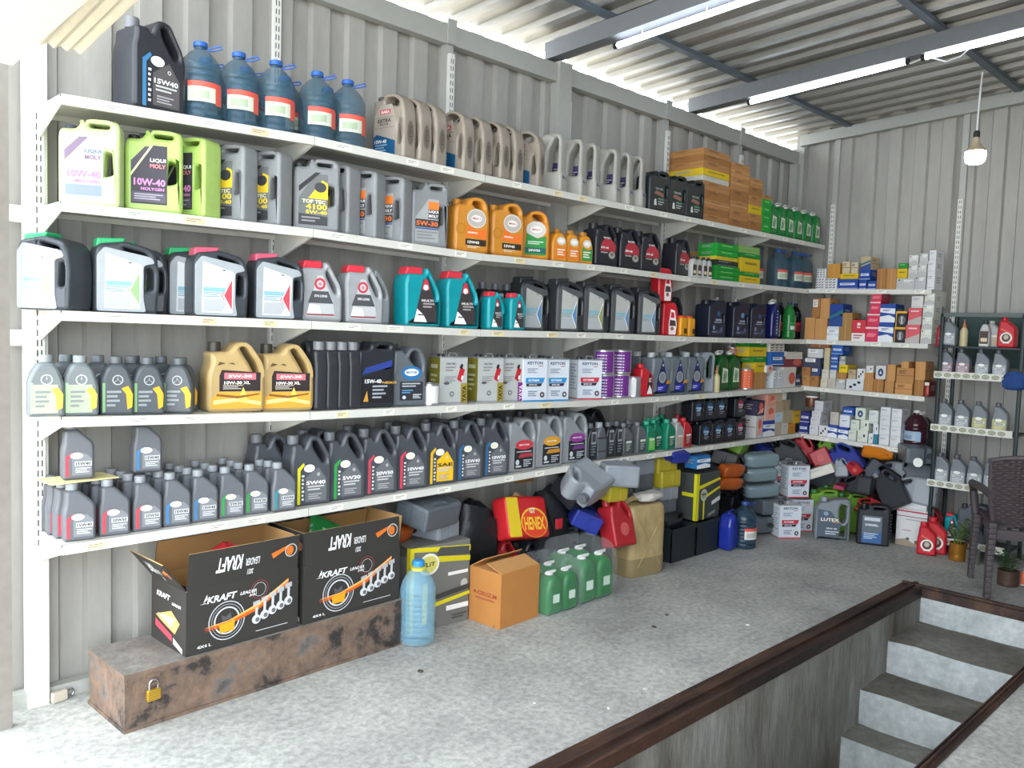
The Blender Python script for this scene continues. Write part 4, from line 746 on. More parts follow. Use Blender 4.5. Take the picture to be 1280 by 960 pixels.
# ---- fourth level
for px, yf in ((83, .335), (123, .335)): put('star_lit', 3, px, 10, 'litre bottle coloured sunlit pale with star ring and orange flash, fourth shelf', 'oil bottle', 'litre bottles with star ring', yf)
for px, yf in ((168, .335), (209, .335), (241, .335)): put('star', 3, px, 10 if px < 230 else 30, 'dark litre bottle with star ring and orange flash, fourth shelf', 'oil bottle', 'litre bottles with star ring', yf)
for x in (.055, .165, .29, .33, .42, .47): putxy('star', x, -.20 - .03 * (x < .2), sz(3, x), -.1, 'litre bottle with star ring standing in the second row, fourth shelf', 'oil bottle', 'litre bottles with star ring')
put('sand', 3, 336, 8, 'sand gold jug with red and brown label, left one of two'); put('sand', 3, 399, 8, 'sand gold jug with red and brown label, right one of two')
for px in (409, 423, 437, 452): put('narrow_black', 3, px, -88, 'narrow black jug turned sideways on the fourth shelf', 'oil jug', 'narrow black jugs turned sideways')
put('blue_label', 3, 487, 6, 'black 15W-40 jug with blue diagonal label, fourth shelf'); put('grey_round', 3, 533, 6, 'grey jug with ring handle and blue oval label')
putxy('plain_grey', 1.60, -.12, sz(3, 1.6), 0, 'plain grey jug behind the ring handled grey jug', 'oil jug', None, .95)
put('can_white', 3, 553, 0, 'short white can in front of the first olive tin', 'can', yf=.34)
put('yaya_olive', 3, 583, 10, 'silver tin with olive side and red bottle picture, first of two', 'tin', yf=.30); put('yaya_olive', 3, 628, 10, 'silver tin with olive side and red bottle picture, second of two', 'tin', yf=.30)
put('yaya_purple', 3, 654, 10, 'silver tin with purple edge beside the two blue labelled tins', 'tin', yf=.30)
put('key_blue', 3, 682, 10, 'white tin with blue band, first of two', 'tin'); put('key_blue', 3, 709, 10, 'white tin with blue band, second of two', 'tin')
putxy('key_red', 2.72, -.19, sz(3, 2.7), -.17, 'white tin with red band, half hidden behind its neighbours', 'tin'); put('key_red', 3, 755, 20, 'white tin with red band, turned to show two faces', 'tin')
zc = sz(3, 3)
for px, yf, up in ((773, .33, 0), (795, .33, 0), (768, .33, 1), (793, .33, 1)): put('can_purple', 3, px, 0, ('silver and purple can on top of another can' if up else 'silver and purple can carrying another can'), 'can', 'silver and purple cans', yf, .152 * up)
put('can_small', 3, 805, 0, 'short plain silver can beside the stacked purple cans', 'can', yf=.34)
put('red_jug', 3, 816, 10, 'red bottle in front of the blue disc jugs, fourth shelf', 'oil bottle', None, .335, 0, 1.05); putxy('red_jug', 3.46, -.15, sz(3, 3.4), 0, 'red bottle behind the short silver can', 'oil bottle', None, 1.1)
for px in (836, 860, 881): put('blue_disc', 3, px, 6, 'silver jug with blue disc label, fourth shelf', 'oil jug', 'silver jugs with blue disc')
for x in (3.72, 4.02, 4.28): putxy('blue_disc', x, -.13, sz(3, x), -.1, 'silver jug with blue disc in the second row, fourth shelf', 'oil jug', 'silver jugs with blue disc')
put('grey_handle', 3, 892, 40, 'pale grey jug with large side handle beside the green jugs')
put('spray', 3, 901, 0, 'cream bottle with orange nozzle in front of the green jugs', 'bottle', yf=.34)
put('green_dark', 3, 913, 0, 'dark green fluid jug with white label, left one of two', 'fluid jug', yf=.30); put('green_dark', 3, 926, 0, 'dark green fluid jug with white label, right one of two', 'fluid jug', yf=.30)
put('can_orange', 3, 943, 0, 'orange spray can in front, fourth shelf', 'can', yf=.33); o = put('can_orange', 3, 930, 0, 'orange spray can on a taller stack, fourth shelf', 'can', yf=.24, dz=.161)
put('can_amber', 3, 931, 0, 'orange spray can under another orange can', 'can', yf=.24); put('can_amber', 3, 922, 0, 'orange spray can behind the green fluid jugs, raised', 'can', yf=.10, dz=.17); put('can_amber', 3, 922, 0, 'orange spray can carrying another behind the green jugs', 'can', yf=.10)
# ---- lowest level
for px, key, c in ((120, 'l1', 'red 15W40'), (163, 'l2', 'red 20W50'), (203, 'l2', 'red 20W50'), (239, 'l3', 'blue 15W40'), (273, 'l3', 'blue 15W40'), (306, 'l4', 'green 5W30'), (336, 'l4', 'green 5W30'), (371, 'l5', 'teal 10W30')):
    put(key, 4, px, 8, 'grey litre bottle with %s label, front row of lowest shelf' % c, 'oil bottle', 'grey litre bottles, front row')
rnd = random.Random(3)
for row, y in enumerate((-.235, -.155, -.075)):
    for i in range(8):
        x = .065 + i * .116 - .004 * row + rnd.uniform(-.006, .006)
        putxy(('l1', 'l2', 'l2', 'l3', 'l3', 'l4', 'l4', 'l5')[i], x, y, sz(4, x), -.1, 'grey litre bottle in %s row of the lowest shelf' % ('second', 'third', 'rear')[row], 'oil bottle', 'grey litre bottles, ' + ('second', 'third', 'rear')[row] + ' row')
cb = MB().box(-.12, .12, -.075, .075, 0, .004, M('d9cf9a', .8)); cb = cb.build('cardboard_sheet'); cb.location = (.09, -.235, sz(4, .1) + .214); cb.rotation_euler = (0, 0, .1); tag(cb, 'yellowish cardboard sheet laid across the litre bottles', 'sheet')
putxy('l1', .085, -.245, sz(4, .09) + .2185, -.15, 'grey litre bottle with red label standing on a cardboard sheet', 'oil bottle')
putxy('l3', .345, -.225, sz(4, .35) + .214, -.15, 'grey litre bottle with blue label standing on other bottles', 'oil bottle')
for px, key, c in ((417, 'g5w40', 'yellow 5W40'), (458, 'g5w30', 'green 5W30'), (500, 'g20w50', 'red 20W50'), (537, 'g10w40', 'red 10W40'), (571, 'gsae', 'yellow SAE'), (602, 'g15w40', 'blue 15W40'), (633, 'g10w20', 'blue 10W20')):
    put(key, 4, px, 6, 'tall grey jug with %s label, lowest shelf' % c, 'oil jug', 'tall grey jugs')
for x in (.93, 1.17, 1.42, 1.66, 1.91, 2.14, 2.36): putxy(('g5w40', 'g5w30', 'g20w50', 'g10w40', 'gsae', 'g15w40', 'g10w20')[int((x - .9) / .24)], x, -.125, sz(4, x), -.1, 'tall grey jug in the second row of the lowest shelf', 'oil jug', 'tall grey jugs, second row')
put('ring_red', 4, 669, 4, 'silver jug with ring handle and red label'); put('ring_gold', 4, 704, 4, 'silver jug with ring handle and gold label'); put('ring_purple', 4, 737, 4, 'silver jug with ring handle and purple label')
for x in (2.62, 2.88): putxy('ring_red', x, -.12, sz(4, x), -.1, 'silver ring handled jug in the second row, lowest shelf', 'oil jug', 'silver ring jugs, second row')
putxy('plain_black', 3.17, -.14, sz(4, 3.1), -.2, 'plain black jug behind the slim black bottles, lowest shelf', 'oil jug')
for px, key in ((748, 'litre_black'), (760, 'silver_dark'), (768, 'litre_black'), (778, 'litre_black')): put(key, 4, px, 0, 'slim black bottle with grey label, lowest shelf' if key == 'litre_black' else 'dark silver banded bottle among the slim black bottles', 'oil bottle', 'slim dark bottles')
for px, yf in ((788, .335), (810, .335), (797, .24)): put('litre_grey', 4, px, 0, 'slate grey litre bottle with pale label, lowest shelf', 'oil bottle', 'slate grey bottles', yf)
for px, key, yf in ((818, 'litre_lime', .335), (828, 'litre_green', .30), (845, 'litre_green', .335), (822, 'litre_green', .2), (832, 'litre_green', .2), (838, 'litre_green', .12)): put(key, 4, px, 0, 'green litre bottle with bright lime label' if 'lime' in key else 'dark green litre bottle, %s row' % ('front' if yf > .25 else 'rear'), 'oil bottle', 'green litre bottles', yf)
put('litre_silver', 4, 855, 0, 'silver litre bottle with copper label beside a red one', 'oil bottle'); put('litre_red', 4, 864, 0, 'red litre bottle in front, beside the black stacked jugs', 'oil bottle'); put('litre_red', 4, 858, 0, 'red litre bottle behind the silver one', 'oil bottle', None, .2)
for px in (890, 905, 919, 932): put('pit_red' if px > 925 else 'pit_blue', 4, px, 0, 'black jug of the lower tier with blue emblem' if px < 925 else 'black jug of the lower tier with red emblem', 'oil jug', 'black stacked jugs', .335, 0, .8)
for px, q in ((880, 0), (895, 0), (906, 0), (931, 1)): put('pit_red' if q else 'pit_blue', 4, px, 0, 'black jug stacked on the upper tier with %s emblem' % ('red' if q else 'blue'), 'oil jug', 'black stacked jugs', .325, .173, .8)
# ---- boxes
PALM = {'kraft': 'b4824e', 'kraft2': 'a3713f', 'kraft3': 'c49058'}
ART = {'plain': [('r', (-.02, .02, 0, 1), 'c9a06a')], 'tape': [('r', (-.5, .5, .44, .54), 'c79d68'), ('l', (-.2, .2, .62, .8), 2, '6d4a2a')],
 'stamp': [('r', (-.5, .5, .47, .52), '8d5f34'), ('l', (-.34, .1, .60, .84), 3, '5c3f26')], 'wlabel': [('r', (-.40, .20, .55, .92), 'e9e9e4'), ('l', (-.34, .14, .60, .86), 3, '8d8d88')],
 'bluewhite': [('p', [(-.5, 0), (.5, 0), (.5, .25), (.1, .40), (-.5, .30)], 'e6eaee'), ('p', [(-.5, .55), (.5, .45), (.5, .75), (-.5, .78)], 'e6eaee'), ('l', (-.3, .2, .58, .7), 2, '3a4f8f')], 'blue': [('r', (-.36, .36, .40, .62), 'e3e8f0'), ('r', (-.5, .5, .05, .10), 'c8d2e6'), ('l', (-.30, .30, .44, .58), 2, '2a3f8a')],
 'redwhite': [('r', (-.5, .5, 0, .38), 'e9e4e2'), ('r', (-.1, .12, .62, .86), 'f0e8e6'), ('r', (-.06, .16, .68, .74), 'c2303c'), ('l', (-.36, .3, .08, .3), 2, 'b4525a')], 'red': [('r', (-.5, .5, .80, .90), 'e9d6d6'), ('p', [(-.4, .3), (.2, .3), (.4, .5), (-.3, .55)], 'e87a8a')],
 'pink': [('p', [(-.5, .0), (.5, .0), (.5, .52), (-.5, .22)], 'b8b2ae'), ('l', (-.3, .3, .70, .84), 1, 'f0d2d2')], 'black': [('r', (-.5, .5, .86, 1), 'd6a42e'), ('r', (-.5, -.42, 0, .9), 'd6a42e'), ('e', (.06, .44, .3, .3), '6d6f72'), ('r', (-.1, .22, .36, .52), '26272a'), ('r', (-.04, .14, .2, .66), 'b4b6b8')],
 'white': [('l', (-.36, .2, .60, .80), 2, '9aa2b0'), ('r', (-.4, .4, .1, .14), 'aab4c0')], 'dots': [('e', (-.22, .28, .10, .12), '26282c'), ('e', (.0, .5, .10, .12), '26282c'), ('e', (.24, .72, .10, .12), '26282c')], 'dash': [('p', [(-.34 + .3 * (q % 3) - .10, .06 + .24 * (q // 3)), (-.34 + .3 * (q % 3) + .10, .14 + .24 * (q // 3)), (-.34 + .3 * (q % 3) + .10, .23 + .24 * (q // 3)), (-.34 + .3 * (q % 3) - .10, .15 + .24 * (q // 3))], '4a4c50') for q in range(12)],
 'disc': [('e', (0, .5, .26, .3), '27406f'), ('p', [(-.1, .4), (.1, .4), (0, .66)], 'e6eaee')], 'dot1': [('e', (.18, .55, .10, .14), '2f3f52'), ('l', (-.4, .0, .2, .4), 2, 'a4b4a8')], 'grey': [('p', [(-.5, 0), (.5, 0), (.5, .3), (.0, .45), (-.5, .3)], 'b6b8b6'), ('e', (-.34, .84, .05, .07), '2a2a2c'), ('l', (-.1, .4, .6, .86), 2, 'f0f0ee')],
 'yellow': [('l', (-.3, .3, .4, .7), 1, '8a7a1a'), ('r', (-.5, .5, .0, .08), 'b49a1a')], 'green': [('l', (-.3, .2, .5, .75), 1, '8ad07a'), ('r', (-.5, .5, .08, .14), '0f5a24')], 'teal': [('p', [(-.5, .3), (.5, .6), (.5, .75), (-.5, .45)], '2a6f7a'), ('p', [(-.5, 0), (.5, 0), (.5, .5), (-.5, .2)], '2a4a8a')], 'orangeart': [('e', (.05, .6, .26, .26), 'd8604a'), ('p', [(-.4, .1), (.3, .2), (.4, .5), (-.1, .4)], 'e8a08a')], 'maroon': [('e', (.2, .45, .26, .3), 'c8604a'), ('r', (-.5, .5, .78, 1), 'd8d2c4')], 'none': []}
def carton(w, d, h, col, style, name='carton', sidestyle=None, sidex=-1):
    m = M(col, .75, 0, .08, 12); b = MB().rbox(-w / 2, w / 2, -d / 2, d / 2, 0, h, m, min(.003, w * .05)).build(name)
    if style in ('tape', 'stamp', 'plain') and h > .03:
        t = MB().box(-.012, .012, -d / 2 - .0006, d / 2 + .0006, h - .0004, h + .0006, M('c9a874', .3)); t.build('tape', b)
    ops = ART[style]
    if ops: l = MB(); art(l, w, h, -d / 2 - .0002, ops); l.build('print', b)
    l = MB(); T = Matrix.Rotation(PI / 2 * sidex, 4, 'Z'); art(l, d, h, -w / 2 - .0002, [('r', (-.5, .5, .47, .50), '7a5430'), ('l', (-.3, .1, .6, .8), 2, '6a4a2c')] if col.startswith(('b4', 'a3', 'c4', 'ae', 'b8')) else [('l', (-.3, .25, .35, .75), 3, '9a9ca0')], T); l.build('side_print', b); rec(b, (w, d, h))
    return b
class Stack:
    def __init__(s, floorz): s.fz = floorz; s.b = []
    def base(s, u0, u1):
        z = s.fz((u0 + u1) / 2)
        for a, b, t in s.b:
            if min(u1, b) - max(u0, a) > .3 * min(u1 - u0, b - a): z = max(z, t)
        return z
def boxA(st, k, l, r, t, col, style, label, cat='carton', group=None, yf=.33, d=.16, name='carton', h=None, gap=.002):
    y = -yf; z = sz(k, 5); x0 = lx(l, (0, y, z)); x1 = lx(r, (0, y, z)) - gap; zb = st.base(x0, x1)
    hh = h or max(.025, on(1, y, (l + r) / 2, t).z - zb)
    o = carton(x1 - x0, d, hh, col, style, name); o.location = ((x0 + x1) / 2, y + d / 2, zb + .0005); st.b.append((x0, x1, zb + hh + .0005)); return tag(o, label, cat, group)
def boxB(st, k, l, r, t, col, style, label, cat='carton', group=None, xf=5.675, d=.17, name='carton', h=None, gap=.0015, tilt=0.):
    z = bz(k, -.8); y0 = lx(l, (xf, 0, z), 1); y1 = lx(r, (xf, 0, z), 1) + gap; zb = st.base(y1, y0)
    hh = h or max(.022, on(0, xf, (l + r) / 2, t).z - zb)
    o = carton(y0 - y1, d, hh, col, style, name, None, 1); o.location = (xf + d / 2, (y0 + y1) / 2, zb + .0005); o.rotation_euler = (0, 0, -PI / 2 + tilt); st.b.append((y1, y0, zb + hh + .0005)); return tag(o, label, cat, group)
K1, K2, K3 = 'b4824e', 'a3713f', 'c49058'
# top shelf: brown cartons, yellow and green packets, green jugs
st = Stack(lambda x: sz(0, x)); g = 'brown cartons on the top shelf'
for l, r, t, c, s in ((879, 911, 270, K1, 'stamp'), (879, 910, 261, K2, 'stamp'), (878, 911, 251, K1, 'tape'), (878, 911, 240, K2, 'stamp'), (878, 911, 229, K1, 'stamp')): boxA(st, 0, l, r, t, c, s, 'brown carton in the first stack on the top shelf', 'carton', g, .33, .2)
boxA(st, 0, 876, 909, 222, 'c9c7bc', 'white', 'white and blue packet low under the overhanging cartons, top shelf', 'packet', None, .33, .3)
boxA(st, 0, 876, 909, 213, 'dcbb1c', 'yellow', 'yellow packet under the overhanging brown cartons, top shelf', 'packet', None, .33, .3)
for t, c in ((204, K1), (196, K2), (188, K1)): boxA(st, 0, 876, 909, t, c, 'stamp', 'brown carton overhanging to the left above a yellow packet', 'carton', g, .33, .3)
for t, c, s in ((275, K2, 'stamp'), (264, K1, 'stamp'), (252, K1, 'tape'), (238, K2, 'stamp'), (222, K1, 'tape'), (213, K3, 'stamp'), (204, K1, 'stamp')): boxA(st, 0, 912, 934, t, c, s, 'brown carton in the middle stack on the top shelf', 'carton', g, .33, .18)
for t, c, s in ((277, K2, 'stamp'), (268, K1, 'stamp')): boxA(st, 0, 935, 952, t, c, s, 'brown carton at the bottom of the third stack, top shelf', 'carton', g, .33, .18)
boxA(st, 0, 935, 951, 257, 'd6b520', 'yellow', 'yellow packet inside the third brown stack, top shelf', 'packet', None, .33, .18)
for t, c, s in ((245, K1, 'stamp'), (234, K2, 'stamp'), (223, K1, 'tape')): boxA(st, 0, 935, 951, t, c, s, 'brown carton at the top of the third stack, top shelf', 'carton', g, .33, .18)
for t in (279, 269, 259, 249): boxA(st, 0, 952, 963, t, '1fa03a', 'green', 'bright green packet in a stack beside brown cartons, top shelf', 'packet', 'green packets, top shelf', .33, .15)
boxA(st, 0, 952, 963, 244, K1, 'stamp', 'brown carton lying on the green packets, top shelf', 'carton', None, .33, .15)
for px in (973, 983, 993, 1004, 1015, 1026): put('green_fluid', 0, px, 0, 'green fluid jug with white handle on the top shelf', 'fluid jug', 'green fluid jugs on the top shelf', .32, 0, .92)
# second shelf: packets
st = Stack(lambda x: sz(1, x)); g = 'green and yellow packets, second shelf'
for t in (345, 339, 333): boxA(st, 1, 894, 924, t, '17922f', 'green', 'green packet in the lower left pile, second shelf', 'packet', g, .33, .16)
boxA(st, 1, 893, 922, 326, '26302c', 'white', 'dark packet with white print between green packets, second shelf', 'packet', g, .33, .16)
boxA(st, 1, 894, 921, 323, 'd8c02a', 'yellow', 'thin yellow packet between the green packets, second shelf', 'packet', g, .33, .16)
for t in (314, 305): boxA(st, 1, 895, 921, t, '1c9c34', 'green', 'green packet on top of the left pile, second shelf', 'packet', g, .33, .16)
for l, r, t, c, s in ((925, 950, 346, 'd8b81e', 'yellow'), (925, 949, 341, '1a8a32', 'green'), (925, 949, 323, 'd8b81e', 'yellow'), (925, 949, 317, '1a8a32', 'green'), (924, 948, 308, '7fae52', 'white')): boxA(st, 1, l, r, t, c, s, {'yellow': 'yellow packet in the right pile, second shelf', 'green': 'thin green packet in the right pile, second shelf', 'white': 'light green packet on top of the right pile, second shelf'}[s], 'packet', g, .33, .15)
st2 = Stack(lambda x: sz(1, x))
for t in (330, 316): boxA(st2, 1, 878, 898, t, 'd89a24', 'yellow', 'amber packet behind the tiny grey bottles, second shelf', 'packet', 'amber packets', .15, .12)
# fourth shelf, corner end
st = Stack(lambda x: sz(3, x)); g = 'boxes at the corner end of the fourth shelf'
for l, r, t, c, s, b in ((944, 957, 466, K1, 'plain', 'brown carton under the yellow and green packets, fourth shelf'), (943, 956, 453, 'd8b81e', 'yellow', 'yellow packet low in the pile, fourth shelf'), (940, 956, 446, '1a8a32', 'green', 'green packet low in the pile, fourth shelf'), (934, 956, 434, 'd8b81e', 'yellow', 'yellow packet high in the pile, fourth shelf'), (934, 956, 426, '1a8a32', 'green', 'green packet topping the pile, fourth shelf')): boxA(st, 3, l, r, t, c, s, b, 'packet', g, .31, .12)
for l, r, t, c, s, b in ((957, 965, 457, 'd2d0cc', 'orangeart', 'white packet with red art, fourth shelf'), (966, 971, 463, 'c9ced2', 'wlabel', 'narrow white packet, left, fourth shelf'), (972, 978, 463, 'c9ced2', 'wlabel', 'narrow white packet, right, fourth shelf'), (978, 994, 459, 'd6d2cc', 'maroon', 'white packet with maroon side, fourth shelf'), (994, 1000, 468, '2f3a5a', 'blue', 'dark blue packet in the corner, fourth shelf'), (962, 978, 440, '1f5fa8', 'blue', 'blue packet with white panel, fourth shelf'), (980, 1001, 446, '7a3440', 'maroon', 'maroon packet with orange disc, fourth shelf'), (980, 1001, 440, 'd6d0c0', 'white', 'cream packet lying across the maroon one, fourth shelf'), (960, 978, 426, 'c9c4b8', 'dash', 'crumpled white packet on the blue one, fourth shelf')): boxA(st, 3, l, r, t, c, s, b, 'packet', g, .33, .14)
# lowest shelf, corner end
st = Stack(lambda x: sz(4, x)); g = 'boxes at the corner end of the lowest shelf'
for l, r, t, c, s, b in ((944, 953, 520, 'c4c2c0', 'orangeart', 'grey box with small art, lowest shelf'), (953, 968, 526, '2b3f9a', 'bluewhite', 'blue and white box, lowest shelf'), (968, 977, 528, 'b4aa98', 'plain', 'beige box, lowest shelf'), (978, 985, 529, 'c8c4b8', 'white', 'cream filter box, lowest shelf'), (985, 994, 530, 'c27f22', 'yellow', 'orange box in the corner, lowest shelf'), (944, 954, 501, '3a3550', 'orangeart', 'dark box with pink art, lowest shelf'), (955, 968, 507, 'd8b0a0', 'orangeart', 'box with red flower art, lower, lowest shelf'), (968, 977, 516, 'b8cfdc', 'white', 'pale blue box, lowest shelf'), (978, 990, 513, 'a89a7c', 'plain', 'beige carton in the corner stack, lowest shelf'), (990, 1000, 514, 'd6a420', 'yellow', 'yellow box in the corner, lowest shelf'), (957, 968, 493, 'd89a88', 'orangeart', 'box with red flower art, upper, lowest shelf'), (968, 977, 502, 'b09a80', 'plain', 'beige carton, second tier, lowest shelf'), (977, 986, 500, '9c8e72', 'plain', 'olive beige carton, lowest shelf'), (955, 968, 486, 'd2cab0', 'white', 'cream box on top of the art boxes, lowest shelf'), (968, 976, 486, 'b8a888', 'plain', 'beige carton on top, lowest shelf'), (976, 981, 489, 'd8d8d4', 'white', 'small white box on top, lowest shelf')): boxA(st, 4, l, r, t, c, s, b, 'box', g, .33, .14)
# ---- back wall shelves
def fill(k, rows, nm):
    st = Stack(lambda y: bz(k, y))
    for l, r, t, c, s, b in rows: boxB(st, k, l, r, t, c, s, b + ', ' + nm, 'box', 'boxes on the ' + nm)
W_, C_ = 'd9dadb', 'd4d8cc'
fill(1, [(1019, 1031, 348, W_, 'dash', 'white dashed box by the corner'), (1031, 1046, 348, W_, 'dash', 'white dashed box under an orange carton'), (1046, 1072, 349, '24479a', 'blue', 'wide blue box'), (1073, 1083, 350, '24479a', 'blue', 'small blue box under another'), (1084, 1095, 351, '24479a', 'blue', 'small blue box beside brown cartons'), (1095, 1107, 336, K2, 'plain', 'upright brown carton, left one'), (1107, 1120, 336, K1, 'plain', 'upright brown carton, right one'), (1120, 1143, 348, 'b9bbb9', 'grey', 'wide grey box'), (1143, 1157, 345, 'b9bbb9', 'grey', 'grey white box at the bottom'), (1158, 1168, 341, W_, 'white', 'white box at the outer end, lowest'),
    (1020, 1032, 336, W_, 'dash', 'white dashed box on top'), (1033, 1049, 330, 'c08a3c', 'plain', 'orange brown carton'), (1049, 1072, 342, 'd6b524', 'yellow', 'yellow band box on the wide blue one'), (1073, 1087, 337, '24479a', 'blue', 'blue box with white panel, stacked'), (1120, 1133, 336, 'd6b520', 'yellow', 'yellow packet on grey'), (1134, 1146, 331, 'c9cac6', 'grey', 'pale grey box in the middle'), (1146, 1157, 331, 'c9cac6', 'grey', 'pale grey box beside the outer column'), (1158, 1168, 326, W_, 'white', 'white box at the outer end, middle'),
    (1051, 1061, 327, 'c9b898', 'stamp', 'beige carton, left one'), (1062, 1071, 328, 'c9bca0', 'stamp', 'beige carton, right one'), (1074, 1087, 321, 'b8a884', 'teal', 'teal and cream box on the blue stack'), (1121, 1133, 329, '2a8a3a', 'green', 'green packet on yellow'), (1134, 1146, 319, 'd2d2cc', 'grey', 'grey white box on top'), (1147, 1158, 317, 'c4c6c4', 'grey', 'grey box with white flash on top'), (1159, 1168, 313, W_, 'white', 'white box at the outer end, topmost')], 'topmost back shelf')
fill(2, [(1005, 1018, 397, K3, 'plain', 'brown carton by the corner, lower'), (1018, 1033, 398, K3, 'plain', 'brown carton under a tall one'), (1033, 1048, 408, 'd2d8de', 'bluewhite', 'white box with blue swoosh'), (1048, 1064, 391, 'a37c48', 'plain', 'upright kraft carton'), (1064, 1081, 400, 'd03a48', 'redwhite', 'red and white box with figure'), (1081, 1097, 407, 'd23a5a', 'red', 'crimson box, lowest of four'), (1097, 1116, 403, '2a4fa0', 'bluewhite', 'blue and white box, lower'), (1117, 1131, 409, '2b2a2c', 'black', 'black and yellow box, lower'), (1131, 1149, 406, 'd86068', 'pink', 'salmon box, lower'), (1150, 1164, 411, C_, 'grey', 'cream box at the outer end, lowest'),
    (1013, 1023, 373, K2, 'wlabel', 'brown carton with white label'), (1023, 1035, 373, K3, 'plain', 'tall brown carton on another'), (1035, 1052, 380, '23428f', 'teal', 'dark blue box on the swoosh box'), (1082, 1098, 391, 'd23a5a', 'red', 'crimson box, second of four'), (1098, 1117, 380, '2a4fa0', 'bluewhite', 'blue and white box, upper'), (1118, 1132, 389, '2b2a2c', 'black', 'black and yellow box, upper'), (1133, 1150, 385, 'd86068', 'pink', 'salmon box, upper'), (1151, 1164, 396, C_, 'grey', 'cream box at the outer end, second'),
    (1085, 1098, 376, 'd23a5a', 'red', 'crimson box, third of four'), (1136, 1151, 370, 'd2d0cc', 'white', 'white box on the salmon ones'), (1151, 1165, 381, C_, 'grey', 'cream box at the outer end, third'), (1086, 1099, 366, 'd84a60', 'red', 'crimson box, topmost of four'), (1152, 1165, 367, C_, 'grey', 'cream box at the outer end, topmost')], 'second back shelf')
fill(3, [(1002, 1012, 470, K1, 'stamp', 'brown carton by the corner, lowest'), (1012, 1023, 470, K2, 'stamp', 'brown carton beside the corner one'), (1025, 1034, 474, 'd0c8b4', 'white', 'cream box low'), (1034, 1044, 473, 'b9b4a8', 'plain', 'grey beige box low'), (1044, 1056, 474, 'b4b4b0', 'grey', 'grey box low'), (1057, 1079, 474, 'd0d4d8', 'dots', 'white box with dots and blue corner'), (1079, 1091, 466, K1, 'plain', 'brown carton beside the dotted box'), (1091, 1104, 474, K2, 'plain', 'brown carton under a white print'), (1105, 1117, 476, K1, 'plain', 'brown carton in the middle, lower'), (1118, 1140, 479, K3, 'stamp', 'wide brown carton, lower'), (1142, 1154, 475, K2, 'plain', 'brown carton at the outer end, lower'), (1155, 1161, 478, '7a2a2c', 'maroon', 'dark red box at the outer end'),
    (1001, 1012, 459, K2, 'stamp', 'brown carton by the corner, second'), (1013, 1024, 460, '3a4870', 'wlabel', 'dark box with white label, lower'), (1026, 1035, 462, 'd2ccbc', 'white', 'cream box, middle'), (1036, 1044, 463, 'd0cec6', 'white', 'white box, middle'), (1045, 1057, 466, 'a8763f', 'plain', 'small brown carton under the yellow box'), (1059, 1069, 462, 'b4a484', 'stamp', 'lumpy beige carton'), (1070, 1080, 461, 'd8d8d6', 'dots', 'white box with three dots'), (1081, 1090, 457, 'd8d8d4', 'dot1', 'small white box'), (1093, 1106, 457, 'cfcbc8', 'disc', 'white box with dark round print'), (1107, 1118, 456, K3, 'plain', 'brown carton in the middle, upper'), (1119, 1141, 460, K1, 'stamp', 'wide brown carton, upper'), (1142, 1155, 452, K3, 'plain', 'tall brown carton at the outer end'),
    (1003, 1024, 447, '3d435a', 'wlabel', 'wide dark box with white label'), (1028, 1035, 446, 'c2b48c', 'white', 'beige box in a tall column'), (1036, 1046, 453, '1f56a0', 'blue', 'blue box, lowest of three'), (1047, 1058, 456, 'e0c41e', 'yellow', 'bright yellow box'), (1124, 1134, 452, K3, 'plain', 'small brown carton on top'), (1007, 1026, 436, 'c9cbcc', 'wlabel', 'white box with black print'), (1028, 1035, 435, 'c8b88c', 'white', 'beige box topping a tall column'), (1036, 1046, 443, '1f56a0', 'blue', 'blue box, second of three'), (1047, 1055, 445, '8f9294', 'grey', 'small grey box on yellow'), (1010, 1034, 428, '8a5a3a', 'plain', 'brown carton topmost by the corner'), (1037, 1051, 431, '1f5fae', 'blue', 'blue box, topmost of three')], 'third back shelf')
